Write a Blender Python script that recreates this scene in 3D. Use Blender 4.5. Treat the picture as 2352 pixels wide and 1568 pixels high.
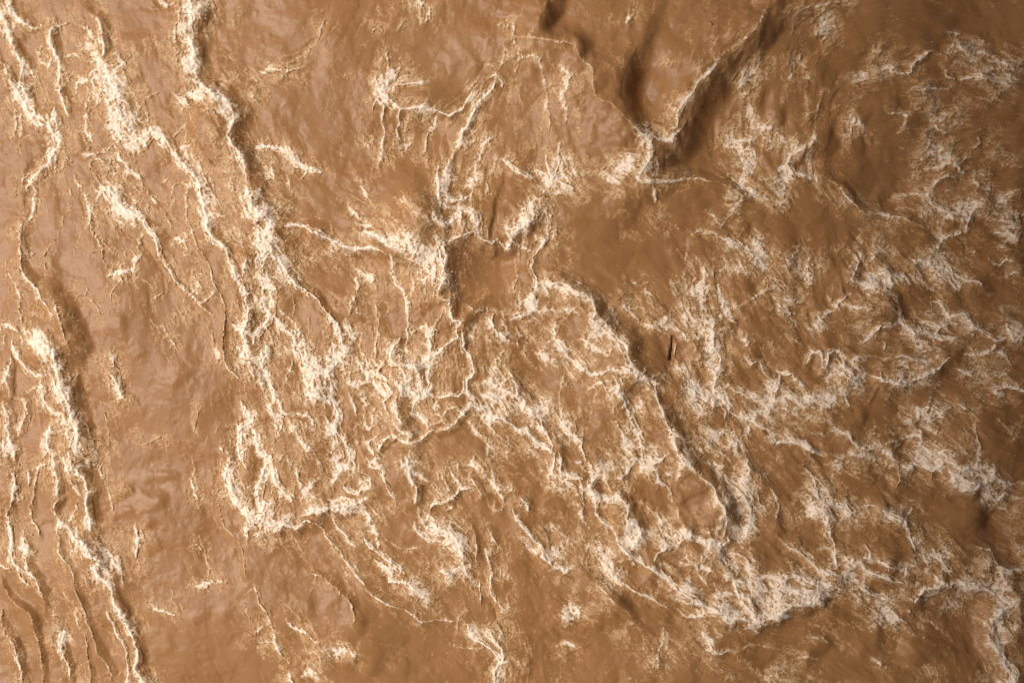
import bpy, math, random
import numpy as np

# ------------------------------------------------------------------ scene, camera, sky, sun
scene = bpy.context.scene
for _o in list(bpy.data.objects):
    bpy.data.objects.remove(_o)
coll = scene.collection

FRAME_W = 12.0                        # metres of river across the picture
UNITS = 7056.0                        # tracing units across the picture
S = FRAME_W / UNITS
CX, CY = 3528.0, 2352.0
CAM_H = 13.0

cam_data = bpy.data.cameras.new("camera")
cam = bpy.data.objects.new("camera", cam_data)
coll.objects.link(cam)
cam.location = (0, 0, CAM_H)
cam.rotation_euler = (0, 0, 0)
cam_data.sensor_fit = 'HORIZONTAL'
cam_data.sensor_width = 36.0
cam_data.lens = 36.0 * CAM_H / FRAME_W
cam_data.clip_end = 3000.0
scene.camera = cam

SUN_EL, SUN_AZ = 58.0, 172.0          # degrees; azimuth measured from +x (picture right) towards +y (picture top)
world = bpy.data.worlds.new("World")
scene.world = world
world.use_nodes = True
wn = world.node_tree.nodes
sky = wn.new("ShaderNodeTexSky")
sky.sky_type = 'NISHITA'
sky.sun_disc = False
sky.sun_elevation = math.radians(SUN_EL)
sky.sun_rotation = math.radians(90.0 - SUN_AZ)
sky.air_density = 0.2
sky.dust_density = 8.0
sky.ozone_density = 0.0
bg = wn["Background"]
bg.inputs["Strength"].default_value = 0.13
world.node_tree.links.new(sky.outputs[0], bg.inputs[0])

sun_data = bpy.data.lights.new("sun", 'SUN')
sun_data.energy = 1.2
sun_data.angle = math.radians(22.0)
sun_data.color = (1.0, 0.93, 0.84)
sun = bpy.data.objects.new("sun", sun_data)
coll.objects.link(sun)
el, az = math.radians(SUN_EL), math.radians(SUN_AZ)
from mathutils import Vector
to_sun = Vector((math.cos(el) * math.cos(az), math.cos(el) * math.sin(az), math.sin(el)))
sun.rotation_euler = to_sun.to_track_quat('Z', 'Y').to_euler()
sun.location = to_sun * 60

vs = scene.view_settings
vs.view_transform = 'Standard'
vs.look = 'None'
vs.exposure = -0.07
vs.gamma = 1.0
vs.use_curve_mapping = False
scene.cycles.use_denoising = True
scene.cycles.filter_width = 0.9
scene.cycles.max_bounces = 4
scene.cycles.diffuse_bounces = 2
scene.cycles.glossy_bounces = 2
scene.cycles.caustics_reflective = False
scene.cycles.caustics_refractive = False

# ------------------------------------------------------------------ traced wave lines
TRACE = """T00
K 75 .85 26 E A 1290,-40 1320,60 1310,130 1290,200 1310,270
K 48 .8 28 E A 1300,240 1330,340 1340,420 1350,500 1350,560
K 55 .9 26 E A 1340,560 1400,600 1480,650 1560,690 1600,740 1605,800 1590,870
K 24 .55 34 E A 1590,870 1565,940 1620,1020 1660,1090 1690,1170 1720,1260
K 60 .9 30 E A 1710,1280 1740,1380 1775,1450 1850,1540
b 1260,700,70,.8 1340,660,60,.6 1180,740,40,.4
f 20 .5 1090,0 1150,40 1200,30
K 26 .5 18 E B 620,90 680,160 710,240 720,320 715,400
K 62 .9 12 E B 665,360 690,440 740,520 790,600 820,680 840,760 860,840 890,900 930,970
K 42 .9 12 E B 920,970 1000,950 1060,890 1110,920 1170,1000 1220,1080
K 34 .95 18 E B 1200,1050 1280,1160 1330,1220 1380,1300 1420,1400 1440,1500 1440,1600
b 800,860,70,.55 900,990,60,.5
f 20 .5 1320,1210 1300,1300 1300,1420 1290,1530
K 36 .75 10 E C 40,-20 60,60 120,110 170,160 225,205
b 10,110,60,.7 60,60,60,.6
f 14 .5 225,205 260,190 300,165
K 28 .7 14 E C 40,150 70,250 100,340 140,410 155,480 130,530
K 38 .8 12 E C 0,430 60,540 100,620 150,700 200,790 250,860 300,850
K 40 .75 12 E C 120,550 170,680 250,790 330,850 380,930 410,990
K 36 .8 10 E C 410,980 370,1060 330,1120 260,1190 200,1250 180,1300
f 18 .5 240,1280 240,1350 220,1450 200,1510
K 40 .8 14 E C 370,740 380,850 400,950
K 28 .6 12 E C 360,200 350,290 390,380 400,470 400,560 420,640 440,730 470,800
g 10 E 450,260 435,360 440,460 430,560 440,650 455,720
g 10 E 470,800 500,880 525,950 540,1040 570,1160
f 16 .55 400,180 500,150 560,180 620,220 650,280
f 12 .45 440,400 500,370 550,390 600,430
f 18 .55 510,640 530,580 590,550 640,590
f 32 .55 600,720 600,820 610,930 610,1020
b 680,700,90,.45 620,640,60,.4 700,780,70,.4
f 22 .5 560,1050 660,1060 760,1020
f 16 .5 620,1170 640,1100 700,1100 730,1150
f 22 .6 820,1090 860,1130 890,1170 960,1210 970,1260
K 45 .7 8 E X 700,1290 750,1310 800,1360 840,1430 920,1470 980,1520 1040,1580
b 780,1220,120,.5 760,1150,80,.4 900,1400,90,.35 1050,1380,60,.4
f 16 .6 670,1380 700,1310
f 15 .5 900,960 930,1040 935,1140
f 18 .45 510,1200 520,1260 580,1330 600,1400 620,1500 630,1600
f 10 .35 480,1290 510,1380
f 10 .4 1100,1280 1160,1240
f 12 .4 1170,1350 1220,1260 1290,1290
f 8 .35 440,1040 500,1150
f 14 .5 1200,940 1250,890 1300,860
f 12 .4 980,740 1050,660 1130,640
g 10 E 1030,830 1060,740 1110,660
f 8 .35 790,500 860,430 910,380
f 12 .35 330,400 310,470
f 12 .5 1250,1030 1290,1010 1330,1000
b 1300,1080,45,.5 1200,1140,60,.5 130,640,60,.3 250,760,60,.4 30,480,50,.5
f 8 .35 80,740 100,850 50,970
f 10 .35 140,760 135,880 130,1000 150,1100
f 12 .4 260,320 240,400 300,450 340,460
f 8 .3 450,1470 430,1568
f 8 .3 1100,1420 1150,1480 1170,1568
f 14 .35 990,1280 1040,1360 1080,1420
g 12 E 900,400 1000,520 1010,600
g 10 E 1150,460 1150,540 1180,600
g 14 E 800,640 880,720 960,860
T01
K 32 .45 6 S X 40,490 110,480 200,490 300,470
g 10 S 110,515 170,525 235,535
f 18 .3 470,140 440,230 400,330 330,390 270,410 150,440
f 26 .5 1120,20 1200,70 1190,130 1160,150
b 1150,40,55,.5 1030,60,30,.35 1010,180,35,.4 745,320,22,.4 615,540,40,.4 600,1060,28,.35 1110,1100,28,.4 780,980,65,.4 850,70,30,.3
f 8 .4 790,240 830,200 880,230
f 12 .5 905,380 905,490
K 34 .85 14 E S 940,540 900,600 860,630 900,680 940,700 1000,750
b 890,620,60,.75 850,680,40,.6
K 12 .75 18 S S 1000,750 1100,750 1200,765 1270,770 1340,790 1400,760 1440,710 1480,660 1490,640
f 9 .6 970,600 1080,585 1160,570
g 8 N 970,600 1080,585 1160,570 1290,550
K 14 .65 12 E S 1000,750 990,850 970,880 990,950 1000,970
K 14 .65 10 E S 830,700 880,740 870,840 880,920 870,1010 870,1080
f 10 .5 830,700 800,780
b 930,930,60,.4 1030,950,55,.4
f 22 .35 1240,790 1220,870 1170,950 1160,1060
K 26 .75 16 E U 1705,600 1690,560 1650,520 1610,545
K 24 .7 18 E U 1650,560 1640,620 1560,690 1500,770 1450,870 1400,960 1350,1040
K 20 .6 16 E U 1350,1040 1320,1120 1320,1200 1310,1300 1330,1370 1400,1390
K 20 .55 14 E U 1250,1110 1260,1200 1265,1300 1270,1390 1320,1440
f 10 .4 1560,520 1500,580 1460,640
f 25 .35 1690,920 1580,1000 1540,1100 1500,1200 1440,1290
b 1600,1000,65,.4 1540,970,65,.4 1520,1220,55,.4 1720,180,60,.45 1740,200,60,.4 1740,390,50,.35
f 22 .35 1650,1060 1640,1160 1590,1290 1630,1350
f 25 .55 0,1020 80,1005 160,1010 220,1040 260,1090 330,1140 350,1180 320,1230
f 18 .5 320,1150 400,1190 440,1200
f 20 .35 220,1210 250,1340
b 170,1050,55,.4 60,1180,70,.35 30,1320,60,.45
f 30 .35 100,1060 110,1170 60,1240 20,1330
K 70 .9 26 E A -20,1420 60,1480 120,1540 80,1600
f 18 .55 740,1300 760,1340 790,1390
f 16 .45 630,1390 680,1470 740,1530 800,1568
f 20 .3 330,1510 430,1490 510,1530
K 22 .85 10 S G 1400,1390 1440,1380 1490,1350
K 32 .9 22 S G 1400,1420 1400,1500 1320,1540 1250,1530 1230,1480
K 28 .75 22 S G 1400,1480 1480,1460 1510,1530 1530,1600
b 1020,1380,60,.4 1100,1440,60,.4 1310,1440,60,.4
g 8 E 500,360 560,260 600,180 620,100
g 8 N 650,480 720,490 800,530
g 10 S 0,830 100,870 200,950 300,1050 330,1110
g 8 E 1500,470 1600,370 1700,300
g 8 E 300,100 400,40 470,-20
g 7 E 200,240 300,160 380,80
g 10 E 530,700 600,800 610,880 700,960
g 12 S 330,1340 420,1400 490,1420 560,1400
g 14 E 1050,1100 1080,1250 1120,1370
T02
K 8 .1 40 E V 100,260 150,180 190,90 220,20 250,-60
K 9 .3 42 E V 20,235 150,260 300,285 390,300 440,350 480,410 540,470 555,560 560,650 640,700
K 8 .25 34 E V 640,700 720,760 800,860 900,940 960,985
K 8 .06 46 E V 850,310 790,420 755,520 750,640 775,740 825,840 900,930 970,1000
g 16 E 850,-20 830,130 790,240 780,340 750,440
f 22 .6 770,190 800,160 825,130
K 16 .3 34 E W 1780,40 1690,190 1640,235 1540,320 1450,400
K 14 .45 40 E W 1450,400 1380,480 1280,590 1180,720 1150,790
K 12 .4 40 E W 1150,780 1150,880 1060,985
K 13 .7 20 E Q 930,905 960,960 1010,980 1060,990 1120,940 1165,895
K 15 .75 44 E Q 955,975 970,1080 930,1140 870,1250
f 14 .8 1080,980 1110,1005
K 20 .7 6 S X 715,1190 760,1160 800,1170 740,1200
f 20 .35 640,1240 700,1260 760,1290
K 12 .35 26 N Y 880,1260 960,1250 1080,1250 1230,1230 1330,1240 1420,1260 1500,1300
f 15 .6 960,1270 980,1340 985,1400
K 50 .7 14 E R 200,1200 270,1220 350,1230
K 9 .7 8 E R 270,1220 235,1140 220,1070
K 9 .7 8 E R 280,1210 320,1150 340,1100
K 9 .8 8 E R 290,1220 350,1200 385,1240
K 9 .7 8 E R 300,1240 370,1290 430,1320
K 9 .6 8 E R 250,1220 170,1180 130,1190
K 9 .6 8 E R 260,1240 230,1310 200,1330
b 290,1260,120,.5
K 24 .75 18 S R -60,1110 0,1150 50,1200 100,1240 150,1230
K 28 .95 30 E H 165,1450 150,1500 100,1540 40,1580
f 12 .4 190,430 190,500 220,580 240,680
f 12 .3 240,680 250,860 250,930
g 12 E 180,430 195,500 225,580 245,690
f 22 .4 330,490 370,560 350,680 370,780 350,870
f 18 .3 460,640 480,700 440,860 470,950
f 8 .35 200,440 150,425 40,420
f 10 .4 340,990 330,1080
f 14 .35 20,170 10,260 40,380
f 18 .3 60,300 40,420 20,560
f 20 .4 1620,460 1600,540 1550,600
f 35 .35 1590,640 1640,740 1700,850 1764,880
f 45 .5 1550,1000 1620,1040 1650,1120 1600,1210 1590,1290
f 40 .55 1620,1290 1670,1340 1764,1380
b 1690,1260,70,.4 1660,40,60,.3 1060,440,45,.25 1600,1040,60,.45 370,850,40,.4
f 30 .4 1440,1568 1500,1480 1590,1390
f 25 .4 1320,1450 1390,1510 1440,1550
g 12 S 1410,80 1270,150 1230,210 1100,270 1000,330
g 10 E 1180,500 1110,600 1060,700
g 14 W 480,850 520,760 560,710
g 12 E 700,580 720,660 740,700
T03
g 24 E 0,120 40,60 100,-20
f 15 .35 560,0 400,40 240,70 190,100
g 18 S 560,0 400,40 240,70 120,150
b 420,190,120,.5 410,330,60,.35 520,320,40,.3 150,530,25,.4 650,520,70,.35 740,370,60,.25
f 14 .5 240,430 250,500
K 15 .7 10 S Z 790,500 830,470 870,490 930,495 990,490 1000,440 1080,380 1130,340
f 12 .5 1080,340 1150,350 1230,370
K 34 .55 10 N Z 1240,400 1280,330 1310,310 1380,340 1440,370 1520,350 1590,380 1640,400 1700,430
b 1300,400,120,.35 1480,470,130,.4 1600,480,100,.4
K 15 .8 8 S Z 1230,470 1250,510 1300,520
K 24 .6 14 S Z 1310,540 1400,530 1470,530 1640,560 1670,570
f 14 .45 1290,560 1250,600 1130,620 1050,630 940,640
g 14 S 1290,570 1250,610 1130,630 1050,640 940,650
f 10 .4 1300,240 1290,210 1380,220 1390,260
f 30 .6 540,810 580,800 610,850 650,870 640,910
f 22 .5 820,780 880,780 960,800 930,870 905,920
K 28 .75 8 S X 1175,860 1220,900 1250,910
f 18 .45 1180,880 1130,930 1120,1000 1150,1070 1240,1120
f 14 .4 1250,880 1350,860
K 58 .75 14 S X 1260,1110 1310,1140 1345,1180
f 35 .5 1350,1110 1400,1050 1470,950
K 26 .55 12 E X 1300,1200 1200,1220 1130,1300 1120,1370 1180,1430 1240,1460 1280,1530
f 22 .4 1110,1330 1000,1330 930,1350
b 1110,1470,70,.35 1680,1530,65,.85 1764,800,50,.6 1650,1070,80,.35 1700,650,80,.35 100,1250,90,.35 110,1400,100,.35 120,1450,40,.6 20,1430,65,.5 30,960,100,.45 950,1020,90,.25 1600,900,90,.25 1350,750,90,.2
K 38 .75 10 E X 1380,1600 1390,1480 1450,1410
f 20 .6 1640,1420 1690,1460 1764,1470
f 35 .45 1764,1310 1650,1340 1610,1430
f 14 .45 1440,1180 1430,1250 1480,1310 1560,1280
f 12 .4 1440,1210 1500,1180 1590,1190
f 35 .35 1520,600 1600,660 1540,700
K 24 .6 14 E X 190,1060 100,1160 60,1190
K 26 .6 14 E X 130,1120 150,1180 230,1200 290,1240
f 14 .4 300,950 260,1010 190,1060
f 20 .3 350,720 330,850 270,980 200,1050
f 14 .4 430,760 490,720
K 10 .3 26 E X 380,1220 500,1280 550,1350 620,1430 720,1450 800,1470 950,1500
g 30 E 350,850 370,960 420,1090
g 16 E 80,700 60,820 90,900
g 14 E 700,880 680,960 720,1040
g 14 S 1180,640 1130,720 1100,800
g 16 E 230,250 180,330 200,420
g 16 W 1300,260 1310,330
g 14 E 980,800 960,900 1040,960
g 14 S 870,1250 780,1330 900,1280
T10
K 57.6 .9 34 E D 235,700 320,770 375,840 400,920 410,1010
K 43.2 .85 32 E D 410,1000 440,1100 470,1200 490,1290
K 44.6 .9 30 E D 490,1280 520,1380 530,1470 530,1600
K 21.6 .7 12 E D 20,660 80,680 150,720
K 28.8 .8 16 E D 90,790 140,900 200,970 270,1020 310,1010
K 15.8 .7 14 E D 40,740 40,830
K 27.4 .5 20 E D 70,900 50,1000 50,1100 60,1180
K 47.5 .7 14 E D 30,1200 50,1300 70,1400 90,1600
K 27.4 .45 18 E D 150,1150 230,1110 280,1080
K 32.4 .5 16 E D 100,1180 180,1200 160,1330 130,1420
K 30.2 .65 14 E D 300,1050 300,1180 350,1240 420,1300 450,1340
K 39.6 .55 18 E D 350,1380 330,1480 380,1550
b 260,760,90,.5 450,1040,60,.4 20,680,50,.5 420,1440,80,.5 60,1050,60,.4
K 20 .45 20 E X 150,-20 140,100 150,200 150,280 210,350 270,420 300,480 340,540 370,600 370,650
f 20 .5 130,420 160,500 150,560 170,640
f 10 .35 40,220 100,350 130,430
K 15 .6 40 E X 380,540 420,620 450,690 470,770
g 38 E 440,680 475,780 505,860 560,940
b 60,60,50,.35 130,300,60,.3
g 10 E 400,20 370,250 365,400 370,520
g 12 E 810,560 840,700 830,780
K 8 .6 10 E X 790,900 795,970
K 12 .6 20 E X 780,1010 820,1090 840,1160 870,1180
g 18 E 840,1120 875,1190 885,1270
K 20 .65 0 E X 790,290 760,330 820,330 880,300 940,270 960,220 990,190
f 8 .5 770,290 740,220 700,130 640,40 620,-20
f 14 .45 960,150 970,90 1000,50
f 6 .3 860,360 800,420 790,500
f 8 .35 940,340 1000,360 1050,410
f 10 .5 610,400 620,470 660,520
f 8 .45 530,510 550,470 610,465
f 5 .35 670,540 710,610
f 8 .4 550,80 575,20
f 6 .35 800,170 720,110 680,60
f 8 .35 1050,500 1150,440 1200,480
f 8 .35 1040,600 1100,690 1150,680 1180,760 1210,830 1200,900
f 6 .3 330,200 350,120 400,30
f 6 .3 320,230 340,320
b 1330,600,80,.35 1280,490,45,.5 1270,60,90,.4 1350,370,100,.4 1230,620,60,.3
K 17 .75 12 W F 1000,-20 1040,40 1090,110 1110,180 1160,260 1200,330 1240,390 1300,440
K 12 .5 10 W F 1300,440 1350,490 1420,560 1480,610
f 20 .5 1180,160 1200,80 1260,90 1300,180
f 16 .5 1340,470 1390,510 1470,470 1480,430
K 10 .5 14 W X 1310,-20 1380,150 1440,230 1460,330 1520,450 1560,560
K 10 .5 14 W X 1560,560 1560,700 1550,800 1560,900 1600,980 1680,1050
K 24 .9 26 E E 1430,-20 1450,60 1540,120 1580,190 1620,290 1650,380 1680,440 1700,500
K 30 .9 16 E E 1700,500 1720,580 1700,680 1690,740 1700,800 1680,850
K 26 .85 12 S E 1640,820 1680,860 1690,910 1740,940
f 25 .6 1600,640 1660,700 1700,680
b 1720,700,60,.7 1600,560,80,.3 1550,400,80,.3
f 18 .6 1740,230 1690,330
K 8 .9 10 N E 1680,465 1745,452
f 22 .45 1430,690 1470,780 1510,870
b 1510,880,45,.55 1600,1400,55,.5 1640,1480,60,.7 1700,1440,60,.6
K 26 .75 10 W L 1660,1200 1690,1290 1740,1330 1680,1380 1650,1450 1670,1600
f 8 .3 1490,1420 1550,1300
f 6 .3 1340,1400 1400,1230
f 8 .35 1690,1060 1700,1200
f 16 .5 1510,1500 1550,1568
g 9 E 1120,1200 1180,1110 1240,1030 1330,960 1420,910
f 6 .3 540,1250 600,1380 660,1520
f 6 .35 670,1180 720,1280 750,1400 745,1540
g 9 E 670,1180 720,1280 750,1400 745,1540
f 6 .3 900,1400 980,1480 1120,1450 1160,1510
g 8 W 1430,1000 1400,1200 1360,1400
T11
K 70 .7 22 E A 0,20 60,60 100,120 150,160
b 130,100,110,.6 280,320,65,.4 300,190,130,.35 400,180,90,.35
K 50 .6 30 E A 100,130 70,230 60,320 100,360
K 22 .85 16 E A 150,210 190,290 250,360 270,420
K 15 .75 16 E X 270,400 330,430 400,480 450,540 490,600 550,650 580,720 590,790 610,850
f 20 .5 290,340 350,400 420,470
K 17 .8 22 S G 200,-10 340,0 380,30 450,50 530,90 600,130 680,150 760,150 840,160 900,180
f 14 .5 520,-10 530,50
K 56 .9 40 S G 860,90 960,130 1040,150 1120,180 1210,225
K 32 .7 30 S G 740,20 850,60 920,100
f 36 .5 1250,40 1275,120 1265,220
K 26 .9 40 E H 1300,100 1310,230 1290,330 1260,400 1250,470 1320,510
K 24 .95 34 E H 1320,500 1340,580 1360,640 1430,650 1380,690 1390,750
b 1340,400,60,.45 1270,160,60,.4
K 10 .6 44 S G 1330,100 1380,60 1430,40 1500,20 1560,70 1620,100 1690,70
K 28 .85 24 S G 1690,110 1720,150 1775,90
K 20 .9 14 S H 1390,750 1330,800 1270,850 1200,900 1150,930 1100,960
K 20 .9 14 E H 1420,700 1430,800 1480,870 1490,950 1490,1020 1450,1050 1460,1120 1490,1160
K 14 .8 12 E H 1225,690 1210,800 1190,870
f 12 .5 1300,520 1280,600 1230,690
K 20 .75 10 W X 920,300 960,350 1010,420 1040,520 1050,600 1050,690 1040,800
f 20 .6 930,180 950,290
b 1100,400,130,.45 1220,300,90,.5 1150,560,90,.35 1130,260,90,.4
f 30 .6 1230,280 1220,400
f 16 .45 1050,740 1140,700 1200,690
K 24 .85 26 E M 990,760 940,840 940,930 1000,950 1090,960 1110,1000 1140,1060 1140,1140
b 1000,880,70,.35 1000,1040,60,.5
K 38 .65 22 E M 1000,950 1040,1060 1000,1100 1060,1120 1150,1170
K 38 .65 34 E M 960,1160 950,1240 1000,1320 970,1380 1040,1420 1050,1480
K 17 .8 12 E H 1190,950 1190,1020 1210,1080 1190,1130 1230,1170
b 1300,950,120,.4 1280,1050,100,.4 1380,850,70,.4 1410,1000,70,.35
K 24 .75 12 S H 1230,1170 1320,1160 1400,1170 1450,1130
K 26 .6 12 S H 1250,1200 1240,1280 1290,1290 1330,1240 1400,1250
K 20 .85 12 S H 1380,1260 1430,1280 1480,1220 1550,1230 1590,1250
K 22 .55 14 S M 1190,1130 1100,1200 1080,1280 1130,1300 1200,1360 1290,1320 1330,1360
K 22 .5 18 S M 1040,1480 1130,1470 1220,1400 1320,1380 1400,1310 1450,1250
K 20 .75 12 N X 1580,1240 1630,1310 1690,1310 1764,1350
K 18 .65 12 S X 1560,1150 1650,1190 1690,1240 1764,1330
f 35 .45 1470,1330 1540,1420 1600,1480 1580,1560
f 20 .5 1600,1330 1690,1430 1764,1500
b 1620,1040,90,.35 1560,640,90,.25 1660,770,55,.55 1490,700,60,.35
f 30 .5 1490,1080 1600,1060 1700,1120 1764,1130
f 20 .4 1700,840 1640,960 1620,1040
f 20 .35 1440,530 1540,570 1620,570 1700,590
K 18 .75 18 E X 1640,600 1640,700 1690,740 1740,770
K 28 .7 10 W E 40,380 120,420 110,520 100,600 60,680 10,750 0,800
f 20 .6 60,400 70,500 80,620
b 70,700,60,.45
K 28 .75 10 S E 90,800 80,880 40,970
f 28 .6 60,960 110,1050 130,1150 100,1230 150,1300 130,1400
f 26 .5 40,1000 70,1150 110,1280 180,1330 140,1450 120,1520
K 30 .8 10 W X 130,620 180,700 260,750 310,850 340,930 400,1000 400,1080 430,1150 500,1190 550,1220
b 390,930,85,.75 490,1050,95,.7 640,960,90,.35 540,830,60,.4 370,1160,50,.4 620,1030,50,.35
f 20 .5 160,560 250,640 310,740 380,850
f 24 .6 310,940 330,1040 390,1110
f 30 .6 550,650 560,760 540,870 540,980 530,1080 520,1180
K 18 .75 10 E X 600,790 620,860 590,910 540,960
K 28 .75 12 W X 550,1220 560,1300 540,1380 600,1440 640,1500 650,1600
K 22 .6 10 W X 490,1300 510,1400 540,1480 530,1540
f 25 .5 330,1060 370,1140
f 34 .6 620,630 640,720 680,760
f 18 .35 640,600 660,500 700,480
f 22 .4 720,300 800,340 790,400
f 14 .4 690,580 740,610
f 16 .4 830,540 850,640 840,760 830,900
f 16 .4 880,510 920,540 890,610
f 10 .35 700,460 690,330
b 760,340,90,.3 730,520,80,.25 560,520,70,.25 500,250,90,.25
f 20 .6 700,920 740,960 780,1030
f 16 .45 680,780 730,850 770,940 800,1000
K 18 .85 8 S X 640,1080 700,1090 760,1050 800,1060 840,1110 900,1150 930,1130 900,1060 840,1010 870,950 830,940
K 20 .65 8 S X 930,1130 870,1200 890,1250 920,1280
f 22 .6 650,1140 680,1230 710,1310
f 22 .5 700,1100 740,1160 750,1260
b 820,1320,50,.6 390,1340,38,.65 50,1500,60,.5 210,830,65,.35 830,1450,45,.7
f 18 .5 810,1250 800,1310 770,1380 720,1340 680,1380 700,1450 690,1500
f 24 .6 830,1440 760,1480 800,1530 840,1568
f 20 .6 1040,1480 960,1440 880,1470 850,1540
f 22 .6 160,1180 210,1270 280,1280 350,1290 400,1340
f 22 .6 200,1290 270,1370 320,1460 370,1560
K 26 .85 8 W L -10,1400 20,1500 70,1590
f 18 .45 250,930 210,1050 200,1120
f 12 .5 330,520 350,580
f 18 .35 370,620 380,720
f 8 .35 240,470 270,530 260,600
T12
K 26 .65 14 E X 240,100 190,160 150,210 140,270 170,330 170,400 130,480 140,560 100,610 50,620 -10,640
f 18 .5 0,60 40,120 100,150 160,180
f 14 .4 20,220 30,320 10,420
b 40,170,45,.6 120,120,65,.4 60,550,60,.4
K 24 .75 36 E I 240,360 280,380 400,400 470,460 540,510 570,580 570,640 640,640 660,680
K 24 .8 44 E I 640,660 730,760 770,790 805,820 800,900 840,970 900,1000 960,1060 1020,1080
K 16 .65 42 E I 1000,1080 1000,1150 1030,1240 1060,1340 1100,1420 1130,1500 1165,1600
b 1000,1090,60,.55 920,1060,60,.6 400,490,140,.45 400,830,50,.6 770,930,60,.45 850,1380,50,.6 900,1200,100,.3 1010,1350,70,.35
K 26 .75 14 S I 650,980 730,1000 800,980 850,1010 940,1060
K 10 .8 10 E I 900,1000 915,960
K 9 .8 10 E I 960,1030 1000,1000
K 9 .7 10 E I 650,650 672,610
K 20 .7 16 S X 300,660 290,760 340,810 380,900 420,920 470,970 540,1000 620,990 700,980
f 16 .4 480,780 600,840 660,880
K 18 .85 10 E I 720,790 740,840 760,870
K 28 .6 14 E I 550,600 600,700 620,650
f 22 .5 170,580 260,570 330,580 430,570 470,610
f 25 .4 160,850 220,880 300,930 300,970
f 25 .4 110,760 100,900 170,960
f 14 .7 30,690 60,740 110,750
f 10 .5 40,760 50,830
K 22 .7 16 W I 700,1030 730,1090 740,1160 800,1240 830,1340 870,1420 890,1510 900,1600
K 18 .85 10 S I 870,1510 940,1530
f 14 .4 490,1150 550,1080 620,1050 700,1060
f 14 .35 490,1140 470,1240 480,1300
f 12 .4 570,1130 570,1220
f 16 .4 700,1220 690,1290 740,1370 800,1490 830,1500
f 14 .35 360,1010 340,1150 350,1300
K 28 .7 18 E X -20,980 40,1080 50,1170 100,1200 100,1240 160,1270 210,1320 220,1380 250,1430
K 24 .7 14 E X -10,1340 40,1390 90,1390 130,1430 200,1480 260,1540
b 180,1330,55,.65 20,1500,65,.5 250,1200,85,.3 600,1330,35,.35
K 20 .75 12 E X 250,1440 280,1500 260,1550
K 22 .65 14 E X 340,1330 420,1430 470,1470 500,1530 520,1600
f 25 .5 1240,50 1290,20 1380,40 1440,80 1520,110 1580,110
g 12 S 1340,140 1440,110 1520,120 1640,170
f 35 .45 1650,60 1720,150 1680,200 1740,260
f 40 .5 1320,260 1320,350 1280,430 1340,440 1330,510
f 30 .45 1400,260 1380,330
b 1320,430,55,.6 890,640,85,.45 1000,680,75,.35 1110,960,65,.4 950,870,65,.3 1420,820,110,.4 1450,950,130,.4 1660,1290,85,.5 1250,920,100,.35 1400,1450,150,.3 1620,780,65,.4 1550,300,100,.3 1200,800,90,.35 1600,1450,120,.3
f 25 .4 1560,230 1600,300
f 14 .3 1210,150 1200,220
f 24 .5 1430,400 1450,500 1470,560 1520,640
K 15 .8 6 S X 1490,620 1540,650
f 25 .45 1760,430 1640,490 1580,540
f 25 .3 1090,380 1110,430 1160,490 1200,600 1210,670
f 14 .3 820,350 900,400 970,460
f 12 .3 850,370 990,380
f 30 .5 840,600 920,650 1030,660 1060,620
f 20 .35 760,540 840,610
f 20 .35 1050,700 1140,690 1190,760
f 18 .55 1120,800 1110,870
g 20 E 880,900 960,1000 1000,1040
K 50 .55 10 E J 1330,650 1390,660 1370,740 1400,830 1430,900 1420,960 1400,1050 1390,1140 1480,1200 1500,1270
K 24 .6 10 S J 1600,890 1640,940 1720,910 1740,1000 1764,1040
K 20 .8 10 S J 1180,1030 1230,1090 1270,1140 1340,1190 1380,1230 1440,1210 1480,1260 1470,1330
K 28 .8 8 S J 1360,1180 1420,1220
K 28 .65 10 S J 1500,1280 1560,1300 1650,1330 1764,1400
K 38 .45 10 S J 1490,1080 1560,1130 1640,1170 1700,1180
f 24 .5 1480,1340 1480,1400 1530,1420
f 30 .6 1640,1380 1620,1430
f 30 .4 1500,1490 1580,1500
g 12 E 1200,1300 1225,1380
g 10 N 360,350 450,345 600,370 700,380 800,360
T13
f 16 .3 210,80 200,160 150,220
f 14 .3 240,270 300,360 260,420
b 250,280,100,.3 60,380,60,.3 690,230,95,.5 780,560,120,.2 1180,250,75,.4 1060,330,120,.25 380,650,32,.8 740,760,75,.4 1080,650,110,.3 1440,720,65,.4 1720,700,65,.3 1400,860,65,.4 1580,690,55,.35 1420,170,65,.4 440,970,90,.35 900,950,100,.35 1080,930,110,.35 1450,940,110,.4 390,1170,45,.5 560,1240,75,.35 840,1180,28,.7 1150,1230,100,.35 1210,1510,35,.5 180,1410,35,.6 950,1500,130,.3
K 34 .65 24 N O 640,190 620,280 580,360 640,390 700,370 760,310 830,330 850,390 900,380
K 9 .7 14 N O 640,250 610,210 600,180
K 9 .7 14 N O 700,240 720,200 700,180
f 30 .5 770,210 830,320
f 30 .45 880,330 960,350 990,390
K 38 .5 24 E O 830,430 880,470 890,520 920,560
g 26 E 650,420 690,480 650,560 640,640
K 26 .7 10 E O 1030,220 1120,230 1150,250 1250,290 1290,350 1310,420 1280,420 1260,340
K 15 .6 12 E O 1250,240 1290,310 1330,360 1450,370 1490,390
K 20 .7 8 S X 570,460 480,540 510,570
f 18 .5 510,540 640,550
f 12 .4 410,460 450,540
f 30 .5 70,520 130,570 200,590
K 17 .65 10 S X 340,580 370,640 410,600 470,570
f 20 .5 300,700 360,650
K 20 .8 12 S O 1140,510 1200,530 1260,610 1290,600 1370,600 1410,670 1480,720 1560,780 1640,760
K 24 .9 16 S O 900,570 910,640 960,690 1010,730 1080,740 1200,760 1290,750
K 22 .5 10 S O 1150,740 1190,680 1250,650 1310,660
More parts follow.
